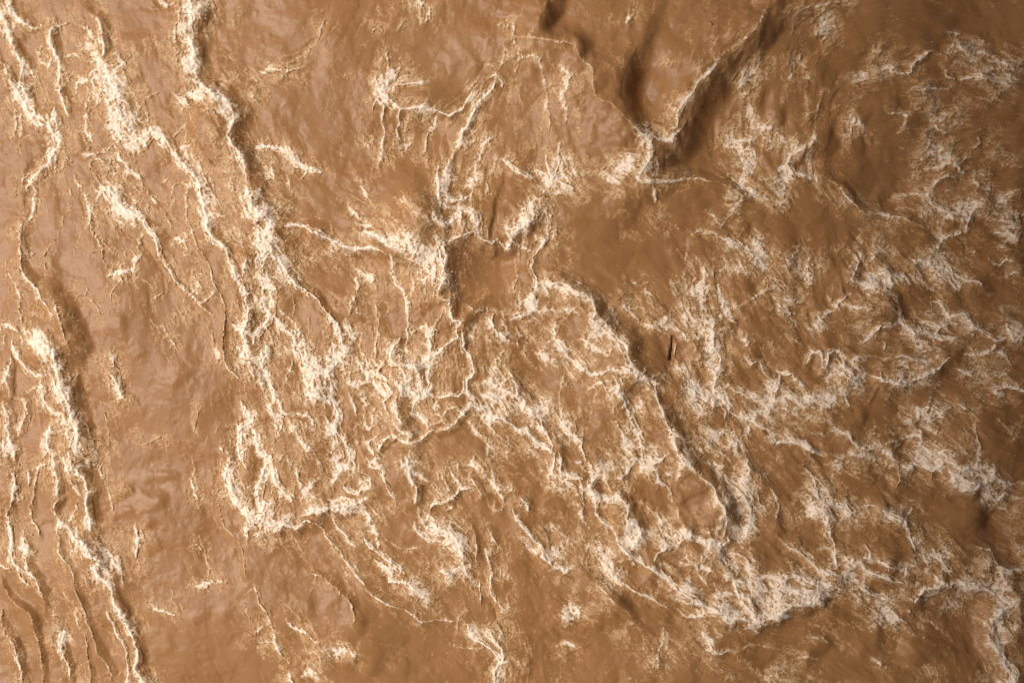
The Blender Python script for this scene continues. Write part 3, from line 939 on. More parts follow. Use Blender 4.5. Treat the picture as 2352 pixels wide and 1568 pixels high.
for (w, a, h, side, tag, pts) in lines:
    # the crest stands above the mean water, so its true place is a little nearer the axis than it looks
    P = smooth_line(pts)
    H = HM * h * (h / 42.0) ** 0.55 * (0.92 if tag in ('V', 'W', 'Q') else 0.46 if tag == 'g' else 0.56)
    P = (P - (CX, CY)) * (1 - 0.8 * H / CAM_H) + (CX, CY)
    seg = P[1:] - P[:-1]
    ln = np.hypot(seg[:, 0], seg[:, 1]) + 1e-6
    nrm = np.stack([seg[:, 1], -seg[:, 0]], 1) / ln[:, None]
    if (nrm @ np.array(SIDE[side]) * ln).sum() < 0:
        nrm = -nrm
    cum = np.concatenate([[0], np.cumsum(ln)]); L = cum[-1]
    Hu = H / S
    Ls = 0.95 * Hu + 0.9 * w + 16
    if tag == 'g': Ls = 1.3 * Hu + 46
    if tag in ('V', 'W'): Ls *= 0.95 if tag == 'V' else 1.15
    Lg = 2.6 * Ls + 30
    R = max(3.0 * w + 110, 2.3 * Lg if h else 0) + 60
    x0, x1 = np.searchsorted(ax_x, (P[:, 0].min() - R, P[:, 0].max() + R))
    y0, y1 = np.searchsorted(ax_y, (P[:, 1].min() - R, P[:, 1].max() + R))
    wx, wy = WX[y0:y1, x0:x1], WY[y0:y1, x0:x1]
    best = np.full(wx.shape, 1e9, np.float32)
    sgn = np.zeros(wx.shape, np.float32)
    arc = np.zeros(wx.shape, np.float32)
    for i in range(len(seg)):
        a0, b0 = P[i], P[i + 1]
        i0, i1 = np.searchsorted(ax_x[x0:x1], (min(a0[0], b0[0]) - R, max(a0[0], b0[0]) + R))
        j0, j1 = np.searchsorted(ax_y[y0:y1], (min(a0[1], b0[1]) - R, max(a0[1], b0[1]) + R))
        dx, dy = wx[j0:j1, i0:i1] - a0[0], wy[j0:j1, i0:i1] - a0[1]
        t = np.clip((dx * seg[i, 0] + dy * seg[i, 1]) / ln[i] ** 2, 0, 1)
        ex, ey = dx - t * seg[i, 0], dy - t * seg[i, 1]
        d = ex * ex + ey * ey
        m = d < best[j0:j1, i0:i1]
        best[j0:j1, i0:i1][m] = d[m]
        sgn[j0:j1, i0:i1][m] = (ex * nrm[i, 0] + ey * nrm[i, 1])[m]
        arc[j0:j1, i0:i1][m] = (cum[i] + t * ln[i])[m]
    d = np.sqrt(best)
    frac = arc / L
    ends = np.clip(np.minimum(frac, 1 - frac) * L / (0.8 * w + 30), 0, 1) * 0.65 + 0.35
    if h:
        e2 = np.clip(np.minimum(frac, 1 - frac) * L / (0.45 * L if tag == 'g' else min(0.4 * L, 220)), 0, 1)
        e2 = e2 * e2 * (3 - 2 * e2)
        fr = sgn / np.maximum(d, 1e-3)          # -1 behind .. 1 in front
        sf = sstep(-0.35, 0.8, fr)
        Lx = Lg + (Ls - Lg) * sf
        q = np.clip(d / Lx, 0, 3.0)
        prof = (1 - sstep(0, 1.15, q)) * sf + np.exp(-(q * 1.5) ** 1.4) * (1 - sf)
        hh = H * prof * ((0.0 if tag == 'g' else 0.65) + (1.0 if tag == 'g' else 0.35) * e2) * (0.75 + 0.25 * AMOD[y0:y1, x0:x1])
        hsum[y0:y1, x0:x1] += hh ** 3
    if a:
        we = 0.85 * w * np.clip(WMOD[y0:y1, x0:x1], 0.3, 1.8) * ends
        lead = np.where(sgn > 0, 1.45, 0.95) if h else 1.0
        am = np.clip(a * AMOD[y0:y1, x0:x1], 0, 1)
        c = am * np.exp(-(d * lead / we) ** 2 * 0.9)
        core_keep[y0:y1, x0:x1] *= 1 - c
        lw = (4.6 + 0.07 * w) * np.clip(WMOD[y0:y1, x0:x1], 0.45, 1.6)
        ruf = np.where(np.abs(sgn) > 0.8 * d, np.abs(sgn + RUF[y0:y1, x0:x1]), d + np.abs(RUF[y0:y1, x0:x1]))
        eg = (1.0 if h else 0.62) * np.clip(1.3 * am, 0, 1) * np.exp(-(ruf / lw) ** 2) * ends
        if h and w > 13:                # the torn back edge of the band of foam
            wob = WMOD[y0:y1, x0:x1]
            eg = np.maximum(eg, 0.62 * np.clip(1.2 * am, 0, 1) * np.exp(-((sgn + 1.3 * RUF[y0:y1, x0:x1] + w * (0.35 + 0.75 * wob)) / (0.8 * lw)) ** 2) * ends * (np.abs(sgn) > 0.8 * d))
        edge[y0:y1, x0:x1] = np.maximum(edge[y0:y1, x0:x1], eg)
        hl = am * np.exp(-(d / (2.6 * w + 58)) ** 2)
        halo[y0:y1, x0:x1] = np.maximum(halo[y0:y1, x0:x1], hl)
        if tag and tag not in 'Xg':
            tp = np.exp(-(d / (1.25 * we + 6)) ** 2)
            m = tp > tag_p[y0:y1, x0:x1]
            tag_p[y0:y1, x0:x1][m] = tp[m]
            tag_id[y0:y1, x0:x1][m] = tags.index(tag)
    for i in range(len(seg)):
        flow_pts.append((P[i, 0], P[i, 1], seg[i, 0] / ln[i], seg[i, 1] / ln[i], ln[i] * (0.4 + a)))
        if h >= 10 and a > 0.5:
            fringe.append((P[i, 0], P[i, 1], nrm[i, 0], nrm[i, 1], w, a, H, ln[i]))

for (x, y, r, a) in blots:
    R = 2.2 * r
    x0, x1 = np.searchsorted(ax_x, (x - R, x + R)); y0, y1 = np.searchsorted(ax_y, (y - R, y + R))
    d2 = (WX[y0:y1, x0:x1] - x) ** 2 + (WY[y0:y1, x0:x1] - y) ** 2
    g = np.exp(-d2 / (r * r) * 1.1)
    halo[y0:y1, x0:x1] = np.maximum(halo[y0:y1, x0:x1], np.clip(a * 1.5 * g, 0, 1))
    core_keep[y0:y1, x0:x1] *= 1 - 0.35 * a * g
core = 1 - core_keep
crest = np.cbrt(hsum)

# ------------------------------------------------------------------ direction of flow, from the traced lines
fs = 120.0
gw, gh = int(9000 / fs), int(6600 / fs)
ten = np.zeros((3, gh, gw))
for (x, y, tx, ty, wt) in flow_pts:
    i, j = int((x + 950) / fs), int((y + 950) / fs)
    if 0 <= i < gw and 0 <= j < gh:
        ten[:, j, i] += wt * np.array([tx * tx, tx * ty, ty * ty])
ten[0] += 0.4; ten[1] += 1.0; ten[2] += 3.0
for _ in range(14):
    p = np.pad(ten, ((0, 0), (1, 1), (1, 1)), mode='edge')
    ten = 0.4 * ten + 0.15 * (p[:, 2:, 1:-1] + p[:, :-2, 1:-1] + p[:, 1:-1, 2:] + p[:, 1:-1, :-2])
theta = 0.5 * np.arctan2(2 * ten[1], ten[0] - ten[2])
cs, sn = np.cos(2 * theta), np.sin(2 * theta)
def lookup(g, x, y):
    u = np.clip((x + 950) / fs - 0.5, 0, gw - 1.001); v = np.clip((y + 950) / fs - 0.5, 0, gh - 1.001)
    i, j = u.astype(np.int32), v.astype(np.int32)
    fu, fv = u - i, v - j
    return (g[j, i] * (1 - fu) + g[j, i + 1] * fu) * (1 - fv) + (g[j + 1, i] * (1 - fu) + g[j + 1, i + 1] * fu) * fv
ang = 0.5 * np.arctan2(lookup(sn, X, Y), lookup(cs, X, Y)) + 0.55 * fbm(X, Y, 420, 2, 12)
TX, TY = np.cos(ang).astype(np.float32), np.sin(ang).astype(np.float32)

def lic(src, steps, scale):
    """smear an array along the flow, by index"""
    jj, ii = np.meshgrid(np.arange(NY, dtype=np.float32), np.arange(NX, dtype=np.float32), indexing='ij')
    acc = src.copy()
    for sg in (1.0, -1.0):
        px, py, lx, ly = ii.copy(), jj.copy(), TX * sg, TY * sg
        for _ in range(steps):
            px += lx * scale; py += ly * scale
            a = np.clip(px + 0.5, 0, NX - 1).astype(np.int32); b = np.clip(py + 0.5, 0, NY - 1).astype(np.int32)
            nx, ny = TX[b, a], TY[b, a]
            flip = np.where(nx * lx + ny * ly < 0, -1.0, 1.0)
            lx, ly = nx * flip, ny * flip
            acc += src[b, a]
    return acc / (2 * steps + 1)

streak_c = lic(fbm(X, Y, 46, 2, 21), 16, 2.6)
streak_f = lic(fbm(X, Y, 17, 2, 22), 12, 1.8)
streak_c /= streak_c[200:800, 200:1000].std(); streak_f /= streak_f[200:800, 200:1000].std()

# ------------------------------------------------------------------ how rough, how foamy
def blur(f, n):
    for _ in range(n):
        f = 0.5 * f + 0.25 * (np.roll(f, 1, 0) + np.roll(f, -1, 0))
        f = 0.5 * f + 0.25 * (np.roll(f, 1, 1) + np.roll(f, -1, 1))
    return f
frame = sstep(-500, 0, X) * sstep(7556, 7056, X) * sstep(-500, 0, Y) * sstep(5204, 4704, Y)
wild = sstep(0.1, 0.75, fbm(WX, WY, 900, 3, 30, ridged=True)) * (1 - frame)      # beyond the picture the river goes on as it is here
crest = blur(crest, 3)
# rounded humps and hollows of the larger waves: x, y, half-width, half-height, metres
HUMPS = ((2890, 1470, 190, 190, 0.22), (2920, 670, 190, 100, 0.09), (1690, 1800, 70, 80, 0.07), (4470, 690, 170, 230, -0.16), (6060, 2120, 140, 120, 0.13),
         (1450, 840, 170, 210, 0.13), (4900, 930, 260, 260, -0.15), (6900, 3560, 170, 190, -0.16), (6680, 4230, 190, 170, -0.13), (3400, 1800, 170, 190, -0.12),
         (5800, 4500, 300, 200, -0.10), (780, 2200, 260, 420, 0.07), (1150, 2700, 240, 330, 0.06), (2350, 330, 330, 260, 0.06), (6150, 1300, 230, 190, -0.08),
         (4240, 2650, 170, 260, 0.10), (6800, 150, 380, 240, -0.12), (2050, 2900, 300, 420, 0.08), (2350, 4300, 330, 260, 0.07),
         (3700, 2650, 170, 260, -0.05), (5600, 2700, 260, 260, 0.07), (5050, 3700, 190, 160, -0.07), (6300, 3050, 200, 160, -0.08), (600, 3900, 330, 300, 0.06))
for (hx0, hy0, hrx, hry, hh0) in HUMPS:
    i0, i1 = np.searchsorted(ax_x, (hx0 - 2.6 * hrx, hx0 + 2.6 * hrx)); j0, j1 = np.searchsorted(ax_y, (hy0 - 2.6 * hry, hy0 + 2.6 * hry))
    ux = (X[j0:j1, i0:i1] + 0.5 * (X[j0:j1, i0:i1] - WX[j0:j1, i0:i1]) - hx0) / hrx; uy = (Y[j0:j1, i0:i1] - hy0) / hry
    crest[j0:j1, i0:i1] += hh0 * np.exp(-(ux * ux + uy * uy) * 0.9) * (1 - sstep(1.8, 2.6, np.hypot(ux, uy)))
halo = np.maximum(halo, wild * 0.45 * near)
core = np.maximum(core, 0.6 * wild * sstep(0.45, 0.9, fbm(WX, WY, 260, 3, 31, ridged=True)) * near)
act = np.clip(blur(np.maximum(core, halo * 0.8), 30) * 1.6, 0, 1)                # activity around foam
right = sstep(3300, 5600, X + 0.25 * Y)
rough = np.clip(0.04 + 0.95 * act + 0.35 * right, 0, 1.2)

cw = 34 * fbm(X, Y, 130, 4, 41)
cv = 34 * fbm(X, Y, 130, 4, 42)
along, across = X * TX + Y * TY, -X * TY + Y * TX
e1 = worley(X + 1.5 * cw, Y + 1.5 * cv, 84, 51)
veins = fbm(X + cw, Y + cv, 105, 5, 53, ridged=True, gain=0.62)
veins2 = fbm(X - cv, Y + cw, 44, 4, 54, ridged=True, gain=0.65)
lace = np.clip(0.55 * (1 - sstep(0.0, 0.28, e1)) + 1.3 * sstep(0.30, 0.78, veins) + 0.6 * sstep(0.35, 0.8, veins2), 0, 1.4)
grain = fbm(X, Y, 22, 3, 61, gain=0.75)
clump = fbm(X + 0.5 * cw, Y + 0.5 * cv, 95, 4, 62, gain=0.6)
clots = fbm(WX, WY, 66, 4, 63, billow=True, gain=0.6)

def threads(wl, seed, width, dx, dy):
    n = fbm(X + dx, Y + dy, wl, 3, seed, gain=0.45)
    return np.exp(-(n / width) ** 2)
def even(f):
    """spread values so that f is the share of the area below them"""
    s = np.sort(f[150:-150:7, 150:-150:7].ravel())
    return np.interp(f, s[::50], np.linspace(0, 1, len(s[::50]))).astype(np.float32)
def ridge(wl, seed, dx, dy, oc=2):
    return 1 - np.abs(fbm(X + dx, Y + dy, wl, oc, seed, gain=0.4)) * 2.2
web = np.maximum(np.maximum(ridge(135, 55, 1.8 * cw, 1.8 * cv), 0.93 * ridge(68, 56, -1.2 * cv, 1.4 * cw)), 0.84 * ridge(34, 57, cw, -cv))
web = 0.35 * web + 0.65 * lic(web, 6, 1.3)
web = even(web + 0.10 * grain + 0.06 * veins2)
patch = even(fbm(X + 2 * cw, Y + 2 * cv, 330, 4, 58, gain=0.6))
web2 = np.maximum(ridge(46, 91, 1.2 * cw, -cv), 0.9 * ridge(23, 92, -cv, cw))
web2 = even(0.45 * web2 + 0.55 * lic(web2, 3, 1.2) + 0.08 * grain)
dens = np.clip(1.0 * core * (0.7 + 0.5 * patch) + halo * (0.10 + 0.40 * patch ** 1.2) * (1 - core)
               + 0.30 * right * np.clip(patch - 0.30, 0, 1) + 0.14 * act * patch, 0, 1)
dm = np.clip(dens, 0, 0.66)
body = np.clip(0.85 + 0.55 * grain + 0.45 * (veins - 0.35) + 0.40 * clump, 0.3, 1.2)
tan = 0.30 * sstep(0.02, 0.70, blur(dens, 2)) * (0.50 + 0.80 * web2) + 0.10 * act * (0.4 + 0.8 * web2) * (0.5 + patch)
lace1 = sstep(-0.18, 0.18, web - (1 - dm)) * (0.16 + 0.38 * dm)
lace2 = sstep(-0.18, 0.18, web2 - (1 - 0.9 * dm)) * (0.12 + 0.26 * dm)
brk = np.clip(0.85 + 0.50 * grain + 0.40 * clump + 0.30 * (web2 - 0.4), 0, 1.5)
line = 0.72 * sstep(0.06, 0.78, edge * brk)
foam = (tan + (lace1 + lace2) * body) * (1 - 0.35 * line) + line
foam = (foam + 0.24 * core * body) * (1 - 0.30 * sstep(4300, 6600, X - 0.55 * Y))      # foam value lowered towards the upper right
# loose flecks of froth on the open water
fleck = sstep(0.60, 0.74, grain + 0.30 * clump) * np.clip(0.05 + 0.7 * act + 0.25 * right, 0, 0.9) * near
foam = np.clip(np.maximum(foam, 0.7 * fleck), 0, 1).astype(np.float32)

# ------------------------------------------------------------------ height of the water
patchy = sstep(-0.35, 0.6, fbm(X, Y, 330, 3, 77))
swell = 0.10 * fbm(X, Y, 1500, 2, 71) + 0.055 * fbm(X + 3 * cw, Y + 3 * cv, 560, 3, 72, gain=0.4)
boil = fbm(X + 1.4 * cw, Y + 1.4 * cv, 230, 3, 73, billow=True, gain=0.42)
boil = 0.3 * boil + 0.7 * lic(boil, 7, 1.6)
wr = lic(fbm(X + 1.2 * cw, Y + 1.2 * cv, 105, 3, 74, gain=0.5), 5, 1.5) * 1.8
Z = (swell + crest
     + 0.038 * rough * (1 + 0.5 * right) * boil
     + 0.016 * rough * (1 + 0.6 * right) * wr
     + (0.0011 * streak_c + 0.0003 * streak_f) * (0.2 + rough) * patchy
     + core * (0.038 * clots + 0.012 * grain)
     + 0.016 * foam * (0.5 + 0.5 * core) + 0.007 * line)
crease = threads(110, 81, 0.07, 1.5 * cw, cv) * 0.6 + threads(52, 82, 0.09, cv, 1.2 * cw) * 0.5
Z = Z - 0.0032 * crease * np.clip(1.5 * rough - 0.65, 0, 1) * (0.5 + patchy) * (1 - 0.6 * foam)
silt_crease = 0.5 + 0.5 * fbm(X + 5 * cw, Y + 5 * cv, 640, 4, 83, gain=0.55) + 0.10 * streak_c * patchy - 0.16 * crease * rough  # silt swirls and streaks; the colour is also darkened along the creases
far = np.maximum(np.maximum(-X - 1200, X - 8256), np.maximum(-Y - 1200, Y - 5904))
Z = Z * (1 - 0.7 * sstep(0, 20000, far))
Z = Z.astype(np.float32)
GX = ((X - CX) * S).astype(np.float32)
GY = (-(Y - CY) * S).astype(np.float32)

# ------------------------------------------------------------------ materials
def nodes_of(name):
    m = bpy.data.materials.new(name)
    m.use_nodes = True
    nt = m.node_tree
    return m, nt, nt.nodes["Principled BSDF"]

def water_material(name):
    m, nt, b = nodes_of(name)
    N, Lk = nt.nodes.new, nt.links.new
    tc = N("ShaderNodeTexCoord")
    at = N("ShaderNodeAttribute"); at.attribute_name = "foam"
    n1 = N("ShaderNodeTexNoise"); n1.inputs["Scale"].default_value = 55; n1.inputs["Detail"].default_value = 5; n1.inputs["Roughness"].default_value = 0.7
    n2 = N("ShaderNodeAttribute"); n2.attribute_name = "silt_crease"
    Lk(tc.outputs["Object"], n1.inputs["Vector"])
    # foam breaks up into threads and bubbles where it thins
    warp = N("ShaderNodeTexNoise"); warp.inputs["Scale"].default_value = 6.0; warp.inputs["Detail"].default_value = 2
    Lk(tc.outputs["Object"], warp.inputs["Vector"])
    wv = N("ShaderNodeMix"); wv.data_type = 'VECTOR'; wv.inputs["Factor"].default_value = 0.10
    Lk(tc.outputs["Object"], wv.inputs["A"]); Lk(warp.outputs["Color"], wv.inputs["B"])
    rid = []
    for sc in (10.0, 23.0):
        tn = N("ShaderNodeTexNoise"); tn.inputs["Scale"].default_value = sc; tn.inputs["Detail"].default_value = 1.5; tn.inputs["Roughness"].default_value = 0.5
        Lk(wv.outputs["Result"], tn.inputs["Vector"])
        d0 = N("ShaderNodeMath"); d0.operation = 'SUBTRACT'; Lk(tn.outputs[0], d0.inputs[0]); d0.inputs[1].default_value = 0.5
        d1 = N("ShaderNodeMath"); d1.operation = 'ABSOLUTE'; Lk(d0.outputs[0], d1.inputs[0])
        d2 = N("ShaderNodeMapRange"); d2.inputs["From Min"].default_value = 0.13; d2.inputs["From Max"].default_value = 0.0
        Lk(d1.outputs[0], d2.inputs["Value"])
        rid.append(d2)
    rs = N("ShaderNodeMath"); rs.operation = 'MAXIMUM'
    Lk(rid[0].outputs[0], rs.inputs[0]); Lk(rid[1].outputs[0], rs.inputs[1])
    rc = N("ShaderNodeMath"); rc.operation = 'SUBTRACT'; Lk(rs.outputs[0], rc.inputs[0]); rc.inputs[1].default_value = 0.62
    k = N("ShaderNodeMath"); k.operation = 'SUBTRACT'; Lk(n1.outputs[0], k.inputs[0]); k.inputs[1].default_value = 0.5
    par = N("ShaderNodeMath"); par.operation = 'SUBTRACT'; par.inputs[0].default_value = 1.0; Lk(at.outputs["Fac"], par.inputs[1])
    par2 = N("ShaderNodeMath"); par2.operation = 'MULTIPLY'; Lk(par.outputs[0], par2.inputs[0]); Lk(at.outputs["Fac"], par2.inputs[1])
    par3 = N("ShaderNodeMath"); par3.operation = 'MULTIPLY'; Lk(par2.outputs[0], par3.inputs[0]); par3.inputs[1].default_value = 2.2
    kk = N("ShaderNodeMath"); kk.operation = 'MULTIPLY'; Lk(k.outputs[0], kk.inputs[0]); Lk(par3.outputs[0], kk.inputs[1])
    fo0 = N("ShaderNodeMath"); fo0.operation = 'ADD'; Lk(at.outputs["Fac"], fo0.inputs[0]); Lk(kk.outputs[0], fo0.inputs[1])
    tb = N("ShaderNodeMath"); tb.operation = 'MULTIPLY'; Lk(rc.outputs[0], tb.inputs[0]); Lk(par2.outputs[0], tb.inputs[1])
    tb2 = N("ShaderNodeMath"); tb2.operation = 'MULTIPLY'; Lk(tb.outputs[0], tb2.inputs[0]); tb2.inputs[1].default_value = 2.0
    fo = N("ShaderNodeMath"); fo.operation = 'ADD'; fo.use_clamp = True; Lk(fo0.outputs[0], fo.inputs[0]); Lk(tb2.outputs[0], fo.inputs[1])
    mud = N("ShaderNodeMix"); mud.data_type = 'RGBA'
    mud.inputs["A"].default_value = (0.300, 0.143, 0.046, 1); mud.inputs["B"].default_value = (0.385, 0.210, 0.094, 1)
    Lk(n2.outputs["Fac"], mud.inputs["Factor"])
    ramp = N("ShaderNodeValToRGB")
    ramp.color_ramp.elements[0].position = 0.0; ramp.color_ramp.elements[0].color = (0.36, 0.180, 0.068, 1)
    ramp.color_ramp.elements[1].position = 1.0; ramp.color_ramp.elements[1].color = (0.95, 0.82, 0.67, 1)
    for p_, c_ in ((0.25, (0.49, 0.290, 0.133)), (0.5, (0.61, 0.415, 0.232)), (0.75, (0.78, 0.60, 0.42))):
        e = ramp.color_ramp.elements.new(p_); e.color = c_ + (1,)
    Lk(fo.outputs[0], ramp.inputs[0])
    mr = N("ShaderNodeMapRange"); mr.inputs["From Min"].default_value = 0.0; mr.inputs["From Max"].default_value = 0.15
    Lk(fo.outputs[0], mr.inputs["Value"])
    mix = N("ShaderNodeMix"); mix.data_type = 'RGBA'
    Lk(mr.outputs[0], mix.inputs["Factor"]); Lk(mud.outputs["Result"], mix.inputs["A"]); Lk(ramp.outputs[0], mix.inputs["B"])
    Lk(mix.outputs["Result"], b.inputs["Base Color"])
    rr = N("ShaderNodeMapRange"); rr.inputs["To Min"].default_value = 0.34; rr.inputs["To Max"].default_value = 0.75
    Lk(fo.outputs[0], rr.inputs["Value"]); Lk(rr.outputs[0], b.inputs["Roughness"])
    b.inputs["IOR"].default_value = 1.33; b.inputs["Specular IOR Level"].default_value = 0.5
    bp = N("ShaderNodeBump"); bp.inputs["Strength"].default_value = 0.2; bp.inputs["Distance"].default_value = 0.02
    hgt = N("ShaderNodeMath"); hgt.operation = 'MULTIPLY_ADD'; Lk(n1.outputs[0], hgt.inputs[0]); hgt.inputs[1].default_value = 0.18; Lk(fo.outputs[0], hgt.inputs[2])
    bp.inputs["Strength"].default_value = 0.4; bp.inputs["Distance"].default_value = 0.012
    Lk(hgt.outputs[0], bp.inputs["Height"]); Lk(bp.outputs[0], b.inputs["Normal"])
    return m
mat_water = water_material("muddy_water")
mat_foam = water_material("muddy_foam")

# ------------------------------------------------------------------ meshes from the sheet
idx = np.arange(NX * NY, dtype=np.int32).reshape(NY, NX)
quads = np.stack([idx[1:, :-1], idx[1:, 1:], idx[:-1, 1:], idx[:-1, :-1]], -1).reshape(-1, 4)
Zf, GXf, GYf, Ff, Sf = Z.ravel(), GX.ravel(), GY.ravel(), foam.ravel(), np.clip(silt_crease, 0, 1).astype(np.float32).ravel()

def sheet(name, q, mat, lift):
    used, inv = np.unique(q, return_inverse=True)
    nv, nf = len(used), len(q)
    me = bpy.data.meshes.new(name)
    me.vertices.add(nv); me.loops.add(nf * 4); me.polygons.add(nf)
    co = np.empty((nv, 3), np.float32)
    co[:, 0], co[:, 1], co[:, 2] = GXf[used], GYf[used], Zf[used] + lift
    me.vertices.foreach_set("co", co.ravel())
    me.loops.foreach_set("vertex_index", inv.astype(np.int32).ravel())
    me.polygons.foreach_set("loop_start", np.arange(0, nf * 4, 4, dtype=np.int32))
    me.polygons.foreach_set("use_smooth", np.ones(nf, bool))
    at = me.attributes.new("foam", 'FLOAT', 'POINT')
    at.data.foreach_set("value", Ff[used])
    at = me.attributes.new("silt_crease", 'FLOAT', 'POINT')
    at.data.foreach_set("value", Sf[used])
    me.update(); me.validate()
    me.materials.append(mat)
    o = bpy.data.objects.new(name, me)
    coll.objects.link(o)
    return o

qt = tag_id[:-1, :-1].ravel()
qf = foam[:-1, :-1].ravel()
qn = near[:-1, :-1].ravel() > 0
water = sheet("water", quads, mat_water, 0.0)
water["kind"] = "structure"; water["label"] = "churning muddy brown river water filling the whole view"
LABELS = {
 'A': "thick ragged foam crest winding down from the top edge at left",
 'AA': "broad frothy roller with a lacy lower edge near the bottom right",
 'B': "long white foam crest just left of the thick top-edge crest",
 'BB': "lumpy white foam roller sloping down to the right below the middle",
 'C': "broken string of foam crests in the top left corner",
 'CC': "small forked foam crest above the bottom right roller",
 'D': "tallest shaggy cream foam crest on the left edge, below mid height",
 'DD': "smooth slab of foam tipping downward in the lower right",
 'E': "sharp foam crest dropping from the left centre into the foam field",
 'EE': "tangled foam crest running right from the tipping slab",
 'F': "thin bright foam line beside the calm water left of centre",
 'FF': "column of foam along the right edge at the bottom corner",
 'G': "cream foam apron at the foot of the central brown plume",
 'H': "forked white crest falling from the central plume like an inverted Y",
 'I': "long steep foam crest sloping down to the right beside the floating stick",
 'J': "wide pinkish foam tangle right of the floating stick",
 'K': "horizontal splashing foam crest with round holes at right",
 'L': "U-shaped foam rim closing the bottom of the white foam field",
 'M': "upright knotted foam crest standing left of the forked crest",
 'N': "narrow braided foam crest running to the bottom edge at left",
 'O': "arched foam crest with a frayed top at the right",
 'P': "foam crest with a bright white patch near the right edge",
 'Q': "small white splash at the tip of the dark V-shaped trough",
 'R': "star-shaped splash of foam above the centre",
 'S': "hooked foam crest around a smooth bulge at the upper middle",
 'T': "bright white curl of foam below the knotted crest",
 'U': "slanting pair of foam ridges running down to the central plume",
 'V': "dark brown ridge with a thin lit edge left of the V-shaped trough",
 'W': "dark brown ridge with a thin lit edge right of the V-shaped trough",
 'Y': "low foam ledge below the V-shaped trough",
 'Z': "dim foam crest near the top right corner",
}
for k, t in enumerate(tags):
    q = quads[qt == k]
    if len(q) < 20: continue
    o = sheet("foam_crest", q, mat_foam, 0.005)
    o["label"] = LABELS[t]; o["category"] = "foam crest"; o["group"] = "breaking foam crests on the river"
froth = sheet("foam", quads[(qt < 0) & (qf > 0.42) & qn], mat_foam, 0.004)
froth["kind"] = "stuff"; froth["label"] = "thin lacy froth spread over the brown water between the crests"


# ------------------------------------------------------------------ unseen concrete deck, added overhead to shade the right of the picture
def box(name, x0, x1, y0, y1, z0, z1, mat, parent=None, bevel=0.0):
    me = bpy.data.meshes.new(name)
    v = [(x, y, z) for z in (z0, z1) for y in (y0, y1) for x in (x0, x1)]
    me.from_pydata(v, [], [(0, 2, 3, 1), (4, 5, 7, 6), (0, 1, 5, 4), (2, 6, 7, 3), (0, 4, 6, 2), (1, 3, 7, 5)])
    me.materials.append(mat)
    o = bpy.data.objects.new(name, me)
    coll.objects.link(o)
    o.parent = parent
    return o
mat_conc, nt, bs = nodes_of("weathered_concrete")
nz = nt.nodes.new("ShaderNodeTexNoise"); nz.inputs["Scale"].default_value = 0.7; nz.inputs["Detail"].default_value = 8
rp = nt.nodes.new("ShaderNodeValToRGB")
rp.color_ramp.elements[0].color = (0.13, 0.115, 0.10, 1); rp.color_ramp.elements[1].color = (0.26, 0.24, 0.21, 1)
nt.links.new(nz.outputs[0], rp.inputs[0]); nt.links.new(rp.outputs[0], bs.inputs["Base Color"]); bs.inputs["Roughness"].default_value = 0.9
shade_deck = bpy.data.objects.new("added_shade_deck", None)
coll.objects.link(shade_deck)
shade_deck.location = (0, 0, 15.2); shade_deck.rotation_euler = (0, 0, math.radians(3))
shade_deck["label"] = "unseen grey concrete deck added overhead to shade the right side"; shade_deck["category"] = "shade_deck"
EDGE = -6.2
box("deck", EDGE, 32, -70, 70, 0.9, 1.5, mat_conc, shade_deck)
for k in range(7):
    box("beam", EDGE + 1 + 6 * k, EDGE + 1.7 + 6 * k, -70, 70, 0.0, 0.9, mat_conc, shade_deck)
box("parapet", EDGE, EDGE + 0.35, -70, 70, 1.5, 2.6, mat_conc, shade_deck)
box("parapet", 31.65, 32, -70, 70, 1.5, 2.6, mat_conc, shade_deck)

# ------------------------------------------------------------------ spray thrown off the crests
rng = np.random.RandomState(5)
def at_index(x, y):
    return (np.clip(np.searchsorted(ax_y, y), 0, NY - 1), np.clip(np.searchsorted(ax_x, x), 0, NX - 1))
def unwarp(x, y):
    for _ in range(2):
        j, i = at_index(x, y)
        # move so that the pushed-about place lands on the traced line
        x2, y2 = x - (WX[j, i] - X[j, i]), y - (WY[j, i] - Y[j, i])
    return x2, y2
def to_world(x, y):
    return (x - CX) * S, -(y - CY) * S
sv, sf_, sfoam = [], [], []
def strand(x, y, dx, dy, length, thick, lift, fval):
    """a tapering, bent thread of water and froth"""
    j, i = at_index(x, y)
    z = float(Z[j, i]) + 0.004
    px, py = to_world(x, y)
    dirx, diry = dx, -dy
    n0 = len(sv)
    bend = rng.uniform(-0.6, 0.6)
    for k in range(3):
        t = k / 3.0
        c, s_ = math.cos(bend * t * t), math.sin(bend * t * t)
        ux, uy = dirx * c - diry * s_, dirx * s_ + diry * c
        qx, qy = px + ux * length * t, py + uy * length * t
        qz = z + lift * (t * 1.5 - t * t)
        r = thick * (1 - 0.6 * t) * 0.5
        sv.extend([(qx - uy * r, qy + ux * r, qz), (qx + uy * r, qy - ux * r, qz), (qx, qy, qz + r * 1.6)])
        sfoam.extend([fval] * 3)
    c, s_ = math.cos(bend), math.sin(bend)
    sv.append((px + (dirx * c - diry * s_) * length, py + (dirx * s_ + diry * c) * length, z + lift * 0.5))
    sfoam.append(fval)
    for k in range(2):
        a = n0 + 3 * k
        for u, v in ((0, 1), (1, 2), (2, 0)):
            sf_.append((a + u, a + v, a + 3 + v, a + 3 + u))
    a = n0 + 6
    for u, v in ((0, 1), (1, 2), (2, 0)):
        sf_.append((a + u, a + v, n0 + 9))
ICO = []
g_ = (1 + 5 ** 0.5) / 2
